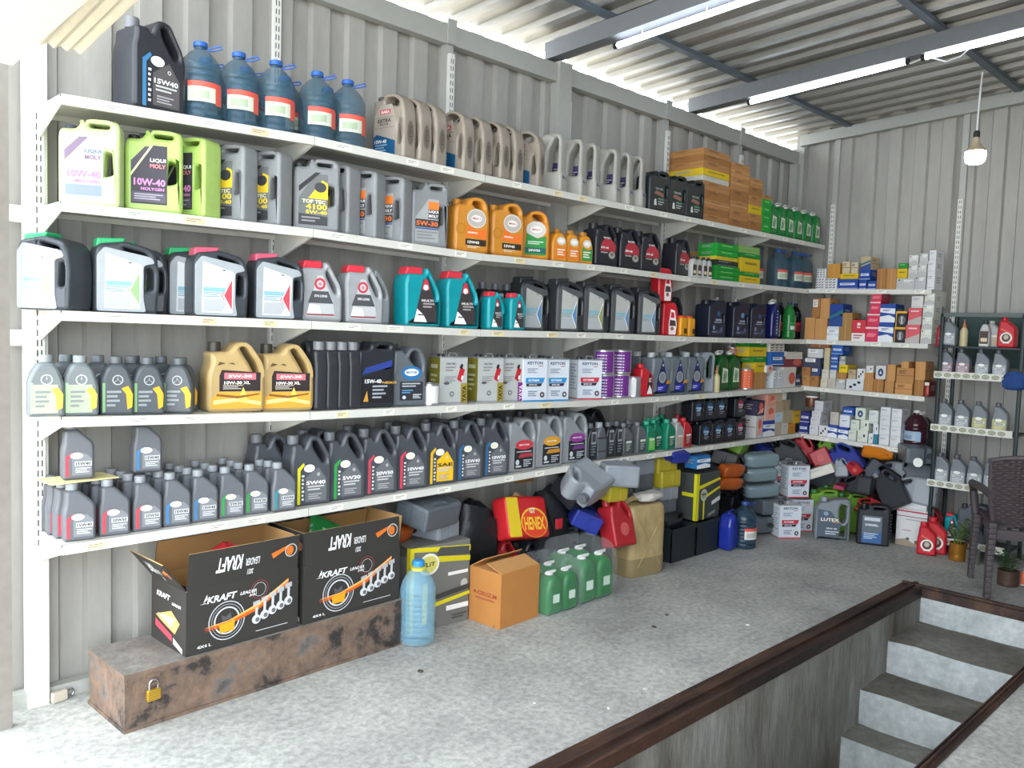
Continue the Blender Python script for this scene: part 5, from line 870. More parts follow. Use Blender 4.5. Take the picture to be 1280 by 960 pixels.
fill(4, [(998, 1010, 528, '222f7a', 'blue', 'dark blue box by the corner'), (1011, 1022, 532, 'd2d2d4', 'white', 'white box, lowest of a tall column'), (1023, 1034, 532, 'd8d8d8', 'dots', 'white box with three black dots'), (1034, 1046, 531, '2f4f9f', 'bluewhite', 'blue and white box, left, lower'), (1047, 1060, 534, '2448a0', 'bluewhite', 'blue and white box, right, lower'), (1060, 1070, 538, 'd2d8c8', 'white', 'greenish white box, lower left'), (1071, 1084, 538, 'd4dacc', 'dot1', 'greenish white box with round print, lower'), (1085, 1091, 542, 'd8dcde', 'dot1', 'small white box with print, lower'), (1092, 1097, 543, '2f7f96', 'none', 'small teal box'),
    (1098, 1111, 545, W_, 'white', 'white box, left column, lowest'), (1112, 1125, 546, W_, 'white', 'white box, right column, lowest'), (999, 1011, 515, '2a3070', 'blue', 'dark blue box under the brown jar'), (1012, 1024, 522, 'd0d0d2', 'white', 'white box, second of a tall column'), (1036, 1047, 515, 'bdb4aa', 'white', 'grey beige box'), (1048, 1061, 519, 'd6dade', 'blue', 'white box with blue panel'), (1062, 1073, 525, 'd2dacb', 'white', 'greenish white box, middle left'), (1074, 1085, 525, 'd4dacc', 'dot1', 'greenish white box with round print, middle'), (1090, 1097, 530, 'd8dcde', 'dot1', 'small white box with print, upper'), (1098, 1111, 533, W_, 'white', 'white box, left column, second'), (1112, 1125, 535, W_, 'white', 'white box, right column, second'),
    (1013, 1025, 514, 'ccccd0', 'white', 'white box, third of a tall column'), (1051, 1065, 509, '2450a4', 'blue', 'blue box on top'), (1067, 1080, 510, 'd0dccc', 'disc', 'white box with blue disc on top'), (1084, 1096, 513, 'd6dcd4', 'white', 'greenish white box on top'), (1098, 1111, 521, W_, 'white', 'white box, left column, third'), (1112, 1125, 523, W_, 'white', 'white box, right column, third'), (1016, 1027, 501, 'c8c8cc', 'white', 'white box topping a tall column'), (1098, 1111, 509, W_, 'white', 'white box, left column, topmost'), (1112, 1125, 511, W_, 'white', 'white box, right column, topmost')], 'lowest back shelf')
jar = MB().lathe([(.045, 0), (.05, .006), (.05, .07), (.046, .078)], M('6a3f2c', .2), n=16).build('brown_jar'); capm(.05, .078, .098, pl('e0dcd6')).build('lid', jar); jar.location = (5.76, -.385, bz(4, -.4) + .222); tag(jar, 'brown jar with white lid on dark blue boxes by the corner', 'jar')
yw = lx(1140, (5.78, 0, .7), 1); putxy('wine', 5.775, yw, bz(4, yw), -PI / 2, 'dark wine red coolant bottle at the outer end of the back shelf', 'bottle', None, .98)
putxy('plain_black', 5.9, yw - .02, bz(4, yw), -PI / 2, 'black jug behind the wine red bottle', 'oil jug', None, .8)
o = putxy('litre_red', 5.80, -1.35, bz(2, -1.3) - .02, -PI / 2, 'red and purple bottle beside the rack top', 'oil bottle', None, .8)
# ================================================================ on the floor
m_rust = Mnoise('rusted_steel', [(.34, '262422'), (.43, '453e3a'), (.47, '7a675a'), (.58, '8f7562'), (.64, '7a7470'), (.74, '4a423d')], 4.2, 12, .7, .15, .4, (1, 1, 1), 26, .5)
m_rusttop = Mnoise('dusty_steel', [(.3, '6a6560'), (.55, '8f8b84'), (.8, 'a5a099')], 3.5, 9, .8, .05, .4, (1, 1, 1), 30, .5)
ch = MB().box(0, 1.30, 0, .335, .012, .214, m_rust, None, {'top': m_rusttop}).build('steel_chest')
MB().box(-.004, 1.304, -.004, .339, .196, .219, m_rust, None, {'top': m_rusttop}).build('lid', ch)
MB().box(-.005, 1.305, -.006, .341, 0, .014, m_rust).build('base_angle', ch)
MB().box(.075, .125, -.010, -.004, .165, .2, m_rust).tube([(.09, -.01, .172), (.09, -.026, .168), (.11, -.026, .168), (.11, -.01, .172)], .004, m_rust).build('hasp', ch)
ch.location = (.165, -.505, 0); ch.rotation_euler = (0, 0, .04); tag(ch, 'long rusty steel chest lying on the floor under the shelves', 'chest'); rec(ch, (.01, .01, .01))
ZC = .2195
m_brass = M('c9a23c', .35, .6, .1); m_steel = M('b8babc', .25, .9, .05)
pk = MB().rbox(-.026, .026, -.009, .009, 0, .042, m_brass, .004).build('padlock')
for q in range(4): MB().box(-.0262, .0262, -.0095, .0095, .006 + q * .009, .0075 + q * .009, M('9a7a2a', .4, .6)).build('groove', pk)
MB().tube([(-.016, 0, .04)] + [(-.016 * math.cos(a), 0, .062 + .016 * math.sin(a)) for a in [PI * i / 8 for i in range(9)]] + [(.016, 0, .04)], .0045, m_steel, 8).build('shackle', pk)
pk.location = (.262, -.523, .105); pk.rotation_euler = (0, 0, .1); tag(pk, 'brass padlock hanging from the rusty chest', 'padlock')
p2 = MB().rbox(-.03, .03, -.012, .012, 0, .04, M('c2b8a8', .6), .004).build('padlock'); MB().tube([(.03, 0, .03), (.05, 0, .034), (.058, 0, .02), (.05, 0, .006), (.03, 0, .01)], .005, m_steel, 8).build('shackle', p2)
p2.location = (.07, -.075, 0.002); p2.rotation_euler = (0, 0, .2); tag(p2, 'pale padlock lying on the floor at the wall foot', 'padlock')
# ---- printed black cartons
m_inner = M('a8804f', .85, 0, .1, 10); m_edge = M('c2a06e', .8)
def engine_art(mb, w, h, y, T=None):
    K = [('t', 'KRAFT', (-.20, .80, .26, .105), 'f2f2f2', .25), ('t', 'LEADER', (.03, .795, .15, .05), 'e6e6e6', .25), ('t', '2021', (.07, .735, .07, .04), 'e6e6e6', .25), ('p', [(-.36, .78), (-.33, .90), (-.325, .82)], 'e9e9e9'), ('p', [(-.39, .76), (-.34, .76), (-.34, .775)], 'e9e9e9')]
    art(mb, w, h, y, K, T); q = w
    for r0, r1, c in ((.150, .158, 'c9ccd0'), (.128, .134, '9a9da0'), (.100, .112, 'd6d8da')): mb.ring(-.16 * w, .42 * h, r0 * q, r1 * q, y - .0022, pr(c), T, 28)
    mb.ring(.13 * w, .80 * h, .075 * q, .08 * q, y - .0022, pr('9a3a3a'), T, 22); mb.ring(.13 * w, .80 * h, .055 * q, .058 * q, y - .0022, pr('d6d8da'), T, 22)
    for dz, c, th in ((0, 'd8621a', .05), (.03, 'f29a3a', .03), (-.025, 'b84a14', .025), (.045, 'f8c88a', .012)):
        mb.poly([(x * w, (zz + dz) * h) for x, zz in ((-.36, .34), (-.16, .36 - th * .3), (.12, .52 - th), (.40, .80), (.40, .80 + th * 1.6), (.12, .52 + th), (-.14, .36 + th))], y - .003 - dz * .02, pr(c), T)
    mb.poly([(x * w, z * h) for x, z in ((-.22, .24), (-.10, .24), (-.09, .42), (-.23, .40))], y - .0036, pr('f2a41e'), T); mb.poly([(x * w, z * h) for x, z in ((-.20, .42), (-.12, .44), (-.13, .54), (-.17, .48), (-.21, .53))], y - .0036, pr('55585c'), T)
    for i in range(5):                                   # crank with pistons
        x = .10 + .075 * i; z = .33 + .045 * i
        mb.poly([((x - .012) * w, z * h), ((x + .012) * w, z * h), ((x + .016) * w, (z + .22) * h), ((x - .008) * w, (z + .22) * h)], y - .0034, pr('c6c8ca'), T)
        mb.poly([((x - .03) * w, (z + .20) * h), ((x + .034) * w, (z + .22) * h), ((x + .034) * w, (z + .30) * h), ((x - .03) * w, (z + .28) * h)], y - .0038, pr('b0b2b4'), T)
        mb.poly(ell(x * w, (z - .01) * h, .04 * w, .075 * h, 12), y - .0040, pr('d2d4d6'), T); mb.poly(ell((x + .01) * w, (z - .02) * h, .02 * w, .04 * h, 10), y - .0044, pr('6a6d70'), T)
    art(mb, w, h, y, [('r', (.10, .40, .115, .125), 'd6d6d6'), ('t', '4X4 L', (-.35, .10, .12, .045), 'e6e6e6')], T)
def flap_art(mb, w, h, y, T=None):
    art(mb, w, h, y, [('t', 'KRAFT', (.15, .45, .24, .40), 'ececec', .25), ('t', 'LEADER', (-.06, .5, .13, .2), 'd6d6d6', .25), ('t', '2021', (-.04, .78, .06, .15), 'd6d6d6', .25), ('p', [(-.40, .3), (-.25, .55), (-.23, .40), (-.40, .22)], 'd8742a'), ('o', (-.42, .4, .05, .06), 'b4b6b8'), ('e', (-.41, .4, .035, .14), 'd8742a')], (T or Matrix()) @ Matrix.Translation((0, 0, h)) @ Matrix.Rotation(PI, 4, 'Y'))
def kraft_box(loc, rz, w, d, h, lean, label, seed):
    m = M('34322f', .6, 0, .1, 8); b = MB(); th = .005
    b.box(-w / 2, w / 2, -d / 2, d / 2, 0, th, m)
    b.box(-w / 2, w / 2, -d / 2, -d / 2 + th, th, h, m, None, {'back': m_inner, 'top': m_edge}).box(-w / 2, w / 2, d / 2 - th, d / 2, th, h, m, None, {'front': m_inner, 'top': m_edge})
    b.box(-w / 2, -w / 2 + th, -d / 2 + th, d / 2 - th, th, h, m, None, {'right': m_inner, 'top': m_edge}).box(w / 2 - th, w / 2, -d / 2 + th, d / 2 - th, th, h, m, None, {'left': m_inner, 'top': m_edge})
    o = b.build('printed_carton'); l = MB(); engine_art(l, w, h, -d / 2 - .0004)
    art(l, d, h, -w / 2 - .0004, [('t', 'KRAFT', (-.14, .78, .40, .085), 'f0f0f0', .25), ('t', 'LEADER', (.24, .72, .26, .045), 'e0e0e0', .25), ('p', [(-.36, .42), (.1, .60), (.34, .46), (.2, .26), (-.2, .36)], 'd8a86a'), ('p', [(-.3, .46), (.2, .5), (.1, .34)], 'f0d8b0'), ('p', [(-.36, .36), (.12, .22), (.12, .12), (-.36, .24)], 'd24a5a'), ('p', [(.16, .2), (.42, .10), (.42, .02), (.16, .10)], 'c8c8c8')], Matrix.Rotation(-PI / 2, 4, 'Z'))
    l.build('print', o); fh = .15
    def flap(name, wd, hinge, rot, front=False):
        t = MB(); t.box(-wd / 2, wd / 2, 0, .004, 0, fh, m, None, {'back': m_inner, 'top': m_edge})
        f = t.build(name, o); f.location = hinge; f.rotation_euler = rot
        if front: p = MB(); flap_art(p, wd, fh, -.0004); p.build('print', f)
        return f
    flap('flap', w - .01, (0, -d / 2, h), (lean, 0, 0), True)
    flap('flap', w - .01, (0, d / 2, h), (-.25, 0, PI))
    flap('flap', d - .01, (-w / 2, 0, h), (lean + .55 if seed == 1 else .0, 0, -PI / 2), True); flap('flap', d - .01, (w / 2, 0, h), (-.12 if seed == 1 else .1, 0, PI / 2))
    o.location = loc; o.rotation_euler = (0, 0, rz); return tag(o, label, 'carton', 'black printed cartons')
kraft_box((.638, -.325, ZC), .045, .495, .30, .255, .10, 'black printed engine carton with a left flap hanging out, on the chest', 1)
kraft_box((1.178, -.305, ZC), .045, .53, .29, .25, -.04, 'black printed engine carton at the right end of the chest', 2)
lay('plain_red', (.60, -.33, ZC + .27), (.8, .1, .5), (-.3, -.5, .8), 'red jug lying in the left printed carton', sc=.62)
lay('plain_grey', (.53, -.32, ZC + .15), (-.1, .05, 1), (-.6, -.7, 0), 'grey jug standing in the left printed carton', sc=.72)
lay('plain_black', (.76, -.32, ZC + .26), (.7, -.1, .4), (0, -.6, .8), 'black jug lying in the left printed carton', sc=.6)
a = carton(.28, .03, .20, '1f7f3a', 'green', 'packet'); a.location = (1.14, -.33, ZC + .20); a.rotation_euler = (-.5, .5, .1); tag(a, 'green packet sticking out of the right printed carton', 'packet')
lay('plain_blue', (1.09, -.3, ZC + .135), (.1, 0, 1), (0, -1, 0), 'jug standing inside the right printed carton', sc=.8)
# ---- grey and yellow carton
mg = M('6f6f6a', .7, 0, .08); w, d, h = .375, .27, .43
o = MB().rbox(-w / 2, w / 2, -d / 2, d / 2, 0, h, mg, .004).build('oil_carton'); l = MB()
art(l, w, h, -d / 2 - .0003, [('r', (-.5, -.44, 0, 1), 'd8c81e'), ('p', [(-.44, .95), (.5, .86), (.5, .93), (-.44, 1.0)], 'd8c81e'), ('p', [(-.2, .80), (.5, .74), (.5, .80), (-.16, .87)], 'cfc01e'), ('p', [(-.10, .86), (.48, .82), (.48, .92), (-.02, .96)], '4a4b48'), ('e', (-.2, .78, .17, .13), 'e9e6d6'), ('e', (-.2, .78, .14, .10), 'd6cf6a'), ('t', 'ELIT', (-.2, .78, .2, .05), '3a3d36'), ('r', (.12, .46, .60, .64), 'e6e6e2'), ('e', (.40, .47, .06, .06), 'b4b4ae'), ('p', [(-.1, .34), (.5, .40), (.5, .46), (-.1, .40)], '3c3d3b'),
    ('p', [(-.1, .26), (.5, .33), (.5, .37), (-.1, .31)], 'd8c81e'), ('r', (.1, .48, .18, .24), 'e9e9e4'), ('l', (.2, .46, .05, .12), 2, '4a4a46'), ('r', (-.30, -.22, .08, .56), 'd8c81e')])
art(l, d, h, -w / 2 - .0003, [('r', (.40, .5, 0, 1), 'd8c81e'), ('p', [(-.5, .8), (.4, .9), (.4, 1), (-.5, 1)], '55554f')], Matrix.Rotation(-PI / 2, 4, 'Z'))
l.build('print', o); o.location = (1.752, -.258, 0); o.rotation_euler = (0, 0, -.06); rec(o, (w, d, h)); tag(o, 'grey and yellow oil carton on the floor behind the empty bottle', 'carton')
lay('plain_grey', (1.74, -.27, .494), (.9, .2, 0), (0, -.2, 1), 'grey jug lying on the grey and yellow carton'); lay('amber', (1.62, -.22, .475), (1, .3, 0), (0, -.3, 1), 'amber bottle lying on the grey and yellow carton', 'bottle')
lay('plain_silver', (1.83, -.20, .494), (-.2, .9, 0), (0, 0, 1), 'silver jug lying at the back of the grey and yellow carton', sc=.9)
putxy('empty_pet', 1.538, -.47, 0, 0, 'empty clear blue bottle with blue cap standing on the floor', 'bottle')
# ---- plain open carton with red print
w, d, h = .30, .225, .285; mk = M('b57a3f', .85, 0, .08, 9); t = MB(); th = .005
t.box(-w / 2, w / 2, -d / 2, d / 2, 0, th, mk)
t.box(-w / 2, w / 2, -d / 2, -d / 2 + th, th, h, mk).box(-w / 2, w / 2, d / 2 - th, d / 2, th, h, mk).box(-w / 2, -w / 2 + th, -d / 2 + th, d / 2 - th, th, h, mk).box(w / 2 - th, w / 2, -d / 2 + th, d / 2 - th, th, h, mk)
o = t.build('cardboard_box'); l = MB(); art(l, d, h, -w / 2 - .0005, [('t', '4-CRUZ.M', (.0, .56, .74, .08), 'a0452f'), ('l', (-.3, .3, .42, .48), 1, 'a8583f'), ('p', [(.3, 0), (.34, 0), (.34, .06), (.3, .06)], '8a5a2a')], Matrix.Rotation(-PI / 2, 4, 'Z')); l.build('print', o)
mk2 = M('c08d55', .85, 0, .08, 9)
for nm_, wd, hinge, rz_, an in (('flap', w - .006, (0, -d / 2 + .002, h), 0, -1.25), ('flap', w - .006, (0, d / 2 - .002, h), PI, -1.05), ('flap', d - .006, (-w / 2 + .002, 0, h), -PI / 2, -1.53), ('flap', d - .006, (w / 2 - .002, 0, h), PI / 2, -1.5)):
    f = MB().box(-wd / 2, wd / 2, 0, .004, 0, .11, mk2).build(nm_, o); f.location = hinge; f.rotation_euler = (an if an > 0 and nm_ == 'x' else an, 0, rz_)
o.location = (2.095, -.50, 0); o.rotation_euler = (0, 0, .06); tag(o, 'plain brown cardboard box with faint red print on its side', 'carton')
# ---- soft things
def blob(name, c, r, m, seed, amp=.16, n=18, k=12, sq=.8, flat=True):
    rn = random.Random(seed); ph = [(rn.uniform(0, 6), rn.uniform(1.5, 5), rn.uniform(1.5, 5), rn.uniform(.3, 1)) for _ in range(6)]; vs = []; fs = []
    for j in range(k + 1):
        v = -PI / 2 + PI * j / k
        for i in range(n):
            u = 2 * PI * i / n; cx, cy, cz = math.cos(u) * math.cos(v), math.sin(u) * math.cos(v), math.sin(v)
            q = 1 + amp * sum(a * math.sin(p + f1 * cx * 2 + f2 * cz * 2 + f2 * cy) for p, f1, f2, a in ph) / 2.4
            sg = lambda t: math.copysign(abs(t) ** sq, t)
            z = max(-1, sg(cz) * q) if flat else sg(cz) * q
            vs.append((sg(cx) * q * r[0], sg(cy) * q * r[1], (max(z, -.97) + (.97 if flat else 0)) * r[2]))
    for j in range(k):
        for i in range(n): fs.append((j * n + i, j * n + (i + 1) % n, (j + 1) * n + (i + 1) % n, (j + 1) * n + i))
    o = MB().add(vs, fs, m).build(name); o.location = c; return o
m_bag = M('1c1d20', .42, 0, .3, 14, .8)
o = blob('black_bag', (2.13, -.18, 0), (.165, .12, .29), m_bag, 5, .22); tag(o, 'crumpled black plastic bag behind the cardboard box', 'bag')
o = blob('backpack', (2.73, -.20, .02), (.14, .10, .28), M('1e2025', .7, 0, .25, 18, .5), 8, .12); MB().tube([(-.1, -.08, .46), (-.06, -.11, .36), (-.02, -.11, .22)], .012, m_black, 6).build('strap', o)
t = MB(); t.rbox(-.03, .03, -.012, .0, -.03, .03, pr('c22a34'), .004); e = t.build('red_badge', o); e.location = (-.02, -.112, .36); rec(o, (.25, .17, .5)); tag(o, 'black backpack with a red badge leaning in the pile', 'backpack')
m_red = M('c2242a', .4)
o = MB().extr(rp([(-.17, 0), (.17, 0), (.17, .24), (-.17, .24)], .03), [], .12, .02, m_red).build('red_bag'); l = MB(); art(l, .34, .24, -.061, [('r', (-.5, -.22, .04, .96), 'e0c22a'), ('p', ell(.12, .36, .33, .36, 20), 'e8b83a'), ('p', ell(.12, .34, .30, .33, 20), 'e0452a'), ('t', 'HENEX', (.12, .34, .50, .30), 'f2c83a'), ('t', 'GT', (.10, .64, .14, .12), 'f2e6d6')]); l.build('print', o)
o.location = (2.405, -.33, .335); o.rotation_euler = (-.35, .12, .02); rec(o, (.33, .11, .23)); tag(o, 'red and yellow lubricant pack with arched lettering, leaning', 'pack')
lay('plain_red', (2.38, -.22, .18), (0, .1, 1), (0, -1, 0), 'red jug supporting the red and yellow pack'); lay('plain_black', (2.55, -.22, .15), (0, 0, 1), (0, -1, 0), 'black jug behind the green fluid packs')
a = carton(.15, .1, .05, 'b48a68', 'none'); a.location = (2.50, -.21, .50); a.rotation_euler = (.5, .3, .3); tag(a, 'torn cardboard flap lying on the red pack', 'carton')
m_film = M('dfe8ea', .10, 0, .02, al=.07)
def film(name, c, w, d, h, seed):
    rn = random.Random(seed); vs = []; n = 20; L = 8
    for j in range(L):
        z = (0, .25, .5, .72, .84, .93, .99, 1.05)[j] * h; q = (1, 1.02, 1, 1, .97, .80, .42, .12)[j]
        for i in range(n):
            u = 2 * PI * i / n; sx = math.copysign(abs(math.cos(u)) ** .3, math.cos(u)); sy = math.copysign(abs(math.sin(u)) ** .3, math.sin(u)); a = 1 + rn.uniform(-.03, .05)
            vs.append((sx * w / 2 * q * a, sy * d / 2 * q * a, z + rn.uniform(-.01, .014) * (j > 2)))
    fs = [(j * n + i, j * n + (i + 1) % n, (j + 1) * n + (i + 1) % n, (j + 1) * n + i) for j in range(L - 1) for i in range(n)]
    o = MB().add(vs, fs, m_film).build(name); o.location = c; return o
g = 'wrapped green fluid jugs on the floor'
for q, (cx, cy) in enumerate(((2.40, -.53), (2.70, -.50))):
    for i, (dx, dy) in enumerate(((-.064, -.064), (.064, -.064), (-.064, .064), (.064, .064))): putxy('green_bare', cx + dx * (1, 1.16)[q], cy + dy * (1, 1.16)[q], 0, 0, 'green fluid jug with white handle, %s row of the %s wrapped pack' % (('front', 'front', 'back', 'back')[i], ('left', 'right')[q]), 'fluid jug', g, .84 if q == 0 else .97)
    o = film('plastic_wrap', (cx, cy, -.001), (.292, .335)[q], (.29, .33)[q], (.30, .345)[q], q); rec(o, (.34, .32, .3)) if 0 else None; tag(o, 'clear film wrapped round the %s pack of green jugs' % ('left', 'right')[q], 'film')
# ---- jerrycan with a rag
m_jc = Mnoise('stained_plastic', [(.25, '8f7b52'), (.5, 'b09a6c'), (.75, 'bda97c')], 2.5, 6, .5, 0, .1, (1, 1, .5), 20, .3)
m_jcl = M('8d7c58', .45, 0, .12)
t = MB(); w, d, h = .30, .25, .43; vs = []; prof = [(0, .94), (.015, 1), (.11, 1), (.115, .985), (.30, .985), (.37, .98), (.40, .94), (.415, .86), (.42, .78)]; n = 28
for z, q in prof:
    for i in range(n):
        u = 2 * PI * i / n; sx = math.copysign(abs(math.cos(u)) ** .35, math.cos(u)); sy = math.copysign(abs(math.sin(u)) ** .35, math.sin(u)); vs.append((sx * w / 2 * q, sy * d / 2 * q, z))
L = len(prof)
side = [(j * n + i, j * n + (i + 1) % n, (j + 1) * n + (i + 1) % n, (j + 1) * n + i) for j in range(2, L - 1) for i in range(n)]
t.add(vs, side + [tuple((L - 1) * n + i for i in range(n))], m_jc); t.add(vs, [(j * n + i, j * n + (i + 1) % n, (j + 1) * n + (i + 1) % n, (j + 1) * n + i) for j in range(2) for i in range(n)] + [tuple(range(n - 1, -1, -1))], m_jcl)
o = t.build('jerrycan'); l = MB(); y = -d / 2 * .985 - .001
l.tube([(-.09, y, .33), (.0, y, .20), (.09, y, .33)], .0025, m_jc, 6).tube([(-.09, y, .06), (.0, y, .19), (.09, y, .06)], .0025, m_jc, 6); l.ring(.0, .2, .03, .036, y - .004, m_jc); l.build('moulded_ribs', o)
MB().tube([(-.13, -.02, .35), (-.11, -.02, .43), (-.06, -.02, .445), (.05, -.02, .445), (.10, -.02, .42)], .018, m_jc, 8).build('handle', o); capm(.035, .42, .455, pl('6a5638'), .08).build('cap', o)
o.location = (3.345, -.41, 0); o.rotation_euler = (0, 0, -.12); o.scale = (1.1, 1.0, 1.08); rec(o, (.33, .25, .45)); tag(o, 'beige stained jerrycan partly full, standing on the floor', 'jerrycan')
o = blob('rag', (3.40, -.46, .466), (.12, .07, .028), M('c9c4bd', .9, 0, .2, 30, .8), 4, .25, 18, 8); tag(o, 'white spotted rag draped over the jerrycan', 'rag')
# ---- heap under the long wall shelf
g = 'heap under the long wall'
def at(px, py, Y): return on(1, Y, px, py)
up = (0, 0, 1); intow = (0, 1, 0)
lay('plain_silver', at(762, 592, -.35), (.55, .8, .02), (0, -.1, 1), 'pale grey jug lying on top of the heap, base towards the room', sc=1.1)
lay('plain_silver', at(722, 603, -.36), (-.9, -.25, -.12), (.1, -.5, .8), 'silver jug lying on the heap with its neck to the left', sc=1.15)
lay('plain_black', at(715, 634, -.30), (.9, .1, -.1), (0, -.5, .8), 'black jug lying under the silver jugs', sc=.95); lay('plain_gold', at(755, 622, -.36), (.1, .95, .1), (0, -.2, 1), 'yellow jug lying between silver and red jugs', sc=.8)
lay('plain_red', at(752, 645, -.36), (.05, .3, 1), (0, -1, .2), 'dark red jug standing in the heap beside the jerrycan'); lay('plain_blue', at(737, 648, -.36), (.6, .7, .1), (0, -.6, .8), 'dark blue jug lying beside the dark red jug', sc=.9)
lay('plain_black', at(745, 680, -.3), up, (0, -1, 0), 'black jug standing low in the heap beside the jerrycan')
for r, (pts) in enumerate((((778, 586), (808, 583)), ((778, 606), (806, 603)), ((778, 627), (806, 624)), ((778, 648), (806, 646)))):
    for i, (a_, b_) in enumerate(pts): lay('plain_grey' if r else 'plain_silver', at(a_, b_, -.30) + Vector((0, .145, 0)), intow, up, 'grey jug lying with its base outward, %s layer, %s' % (('top', 'second', 'third', 'lowest')[r], ('left', 'right')[i]), 'oil jug', g, .98)
for (a_, b_) in ((839, 584), (839, 603)): lay('plain_gold', at(a_, b_, -.34) + Vector((.01, .14, 0)), (.1, 1, 0), (0, 0, 1), 'mustard yellow jug lying with its base outward, %s one' % ('upper' if b_ < 590 else 'lower'), 'oil jug', g)
for (a_, b_) in ((838, 622), (838, 641)): lay('plain_silver' if b_ < 630 else 'plain_grey', at(a_, b_, -.34) + Vector((.01, .14, 0)), (.1, 1, 0), (0, 0, 1), 'slate jug lying base outward under the yellow jugs, %s one' % ('upper' if b_ < 630 else 'lower'), 'oil jug', g, .92)
lay('plain_blue', at(838, 577, -.30), (-1, .2, 0), (0, -.3, 1), 'bright blue jug lying on top of the yellow jugs', sc=.62); a = carton(.17, .1, .085, '1f6fae', 'bluewhite', 'packet'); q = at(872, 577, -.36); a.location = q - Vector((0, 0, .04)); tag(a, 'bright blue packet with white print on the heap', 'packet')
# ---- grey carton with yellow bands, standing on edge
w, d, h = .30, .20, .33; q = on(1, -.42, 884, 648); o = MB().rbox(-w / 2, w / 2, -d / 2, d / 2, 0, h, M('3f4442', .6, 0, .1), .004).build('oil_carton'); l = MB()
art(l, w, h, -d / 2 - .0003, [('r', (-.5, -.40, 0, 1), 'd6d020'), ('p', [(-.40, .66), (.5, .80), (.5, .86), (-.40, .74)], 'd6d020'), ('p', [(-.1, .46), (.5, .62), (.5, .67), (-.1, .53)], 'd6d020'), ('r', (-.22, -.16, .0, .48), 'd6d020'), ('e', (-.2, .53, .14, .13), 'c2c2b4'), ('e', (-.2, .53, .10, .08), 'a0a08a'), ('l', (-.3, -.1, .5, .56), 1, '3a3a38'), ('p', [(.14, .28), (.5, .36), (.5, .46), (.14, .36)], 'd6d8d6'), ('p', [(.0, .04), (.3, .1), (.3, .17), (.0, .10)], '8a8d8a')])
art(l, d, h, -w / 2 - .0003, [('r', (.38, .5, 0, 1), 'd6d020'), ('r', (-.1, .4, .5, .58), 'd6d020')], Matrix.Rotation(-PI / 2, 4, 'Z')); l.build('print', o); o.location = (q.x, -.42 + d / 2, q.z); o.rotation_euler = (0, 0, 0); rec(o, (w, d, h)); tag(o, 'dark grey carton with yellow bands on crates in the heap', 'carton')
cz = max(.12, q.z)
m_crate = M('20272b', .5, 0, .15)
def crate(x, y, w, d, h, label, rz=0.):
    t = MB(); th = .006; t.box(-w / 2, w / 2, -d / 2, d / 2, 0, th, m_crate)
    for a0, a1, b0, b1 in ((-w / 2, w / 2, -d / 2, -d / 2 + th), (-w / 2, w / 2, d / 2 - th, d / 2), (-w / 2, -w / 2 + th, -d / 2, d / 2), (w / 2 - th, w / 2, -d / 2, d / 2)): t.box(a0, a1, b0, b1, th, h - .02, m_crate)
    o = t.build('crate'); r_ = MB()
    for a0, a1, b0, b1 in ((-w / 2 - .008, w / 2 + .008, -d / 2 - .008, -d / 2), (-w / 2 - .008, w / 2 + .008, d / 2, d / 2 + .008), (-w / 2 - .008, -w / 2, -d / 2, d / 2), (w / 2, w / 2 + .008, -d / 2, d / 2)): r_.box(a0, a1, b0, b1, h - .024, h, m_crate)
    r_.build('rim', o); o.location = (x, y, 0); o.rotation_euler = (0, 0, rz); rec(o, (w, d, h)); return tag(o, label, 'crate')
crate(3.82, -.33, .28, .26, cz - .002, 'dark plastic crate on the floor right of the jerrycan'); crate(4.12, -.33, .28, .26, cz - .002, 'dark plastic crate under the carton with yellow bands'); crate(4.40, -.30, .22, .24, cz - .002, 'dark plastic crate behind the blue jug')
lay('plain_black', (3.82, -.33, .14), (1, 0, .1), (0, -.4, 1), 'black jug lying in the crate beside the jerrycan', sc=.8)
putxy('blue_floor', 4.345, -.50, 0, .1, 'deep blue jug standing on the floor beside the dark bottle', 'fluid jug')
x_ = lx(929, (0, -.55, 0)); putxy('water_dark', x_, -.54, 0, 0, 'dark water bottle with red label standing on the floor', 'bottle', None, 1.05)
for i, (a_, b_) in enumerate(((948, 572), (946, 592), (948, 612))): lay('smoky_side', at(a_, b_, -.38), (-.75, .42, -.06), (0, -.15, 1), 'translucent grey jug lying on its side, %s of three' % ('topmost', 'middle', 'lowest')[i], 'grey jug', 'translucent grey jugs', 1.0)
lay('plain_grey', at(955, 630, -.38), (.4, .9, 0), (0, 0, 1), 'slate jug lying under the translucent grey jugs'); lay('plain_grey', at(945, 652, -.36), (-.6, -.7, 0), (0, 0, 1), 'slate jug with neck forward low beside the dark bottle')
lay('amber', at(912, 587, -.36), (1, -.2, -.05), (0, -.4, 1), 'amber bottle lying between carton and grey jugs, upper one', 'bottle', None, 1.1); lay('amber', at(912, 602, -.38), (1, -.3, -.1), (0, -.4, 1), 'amber bottle lying between carton and grey jugs, lower one', 'bottle', None, 1.1)
lay('plain_black', at(890, 586, -.24), (1, .3, 0), (0, -.3, 1), 'black jug lying above the carton with yellow bands'); lay('plain_black', at(905, 572, -.22), (.8, .5, 0), (0, -.3, 1), 'black jug lying below the shelf behind the amber bottles'); lay('plain_green', at(920, 562, -.26), (1, .2, 0), (0, -.4, 1), 'light green jug lying just under the lowest shelf', sc=.62)
lay('plain_blue', at(958, 560, -.2), (1, .2, 0), (0, -.4, 1), 'dark blue jug lying on top near the corner', sc=.62)
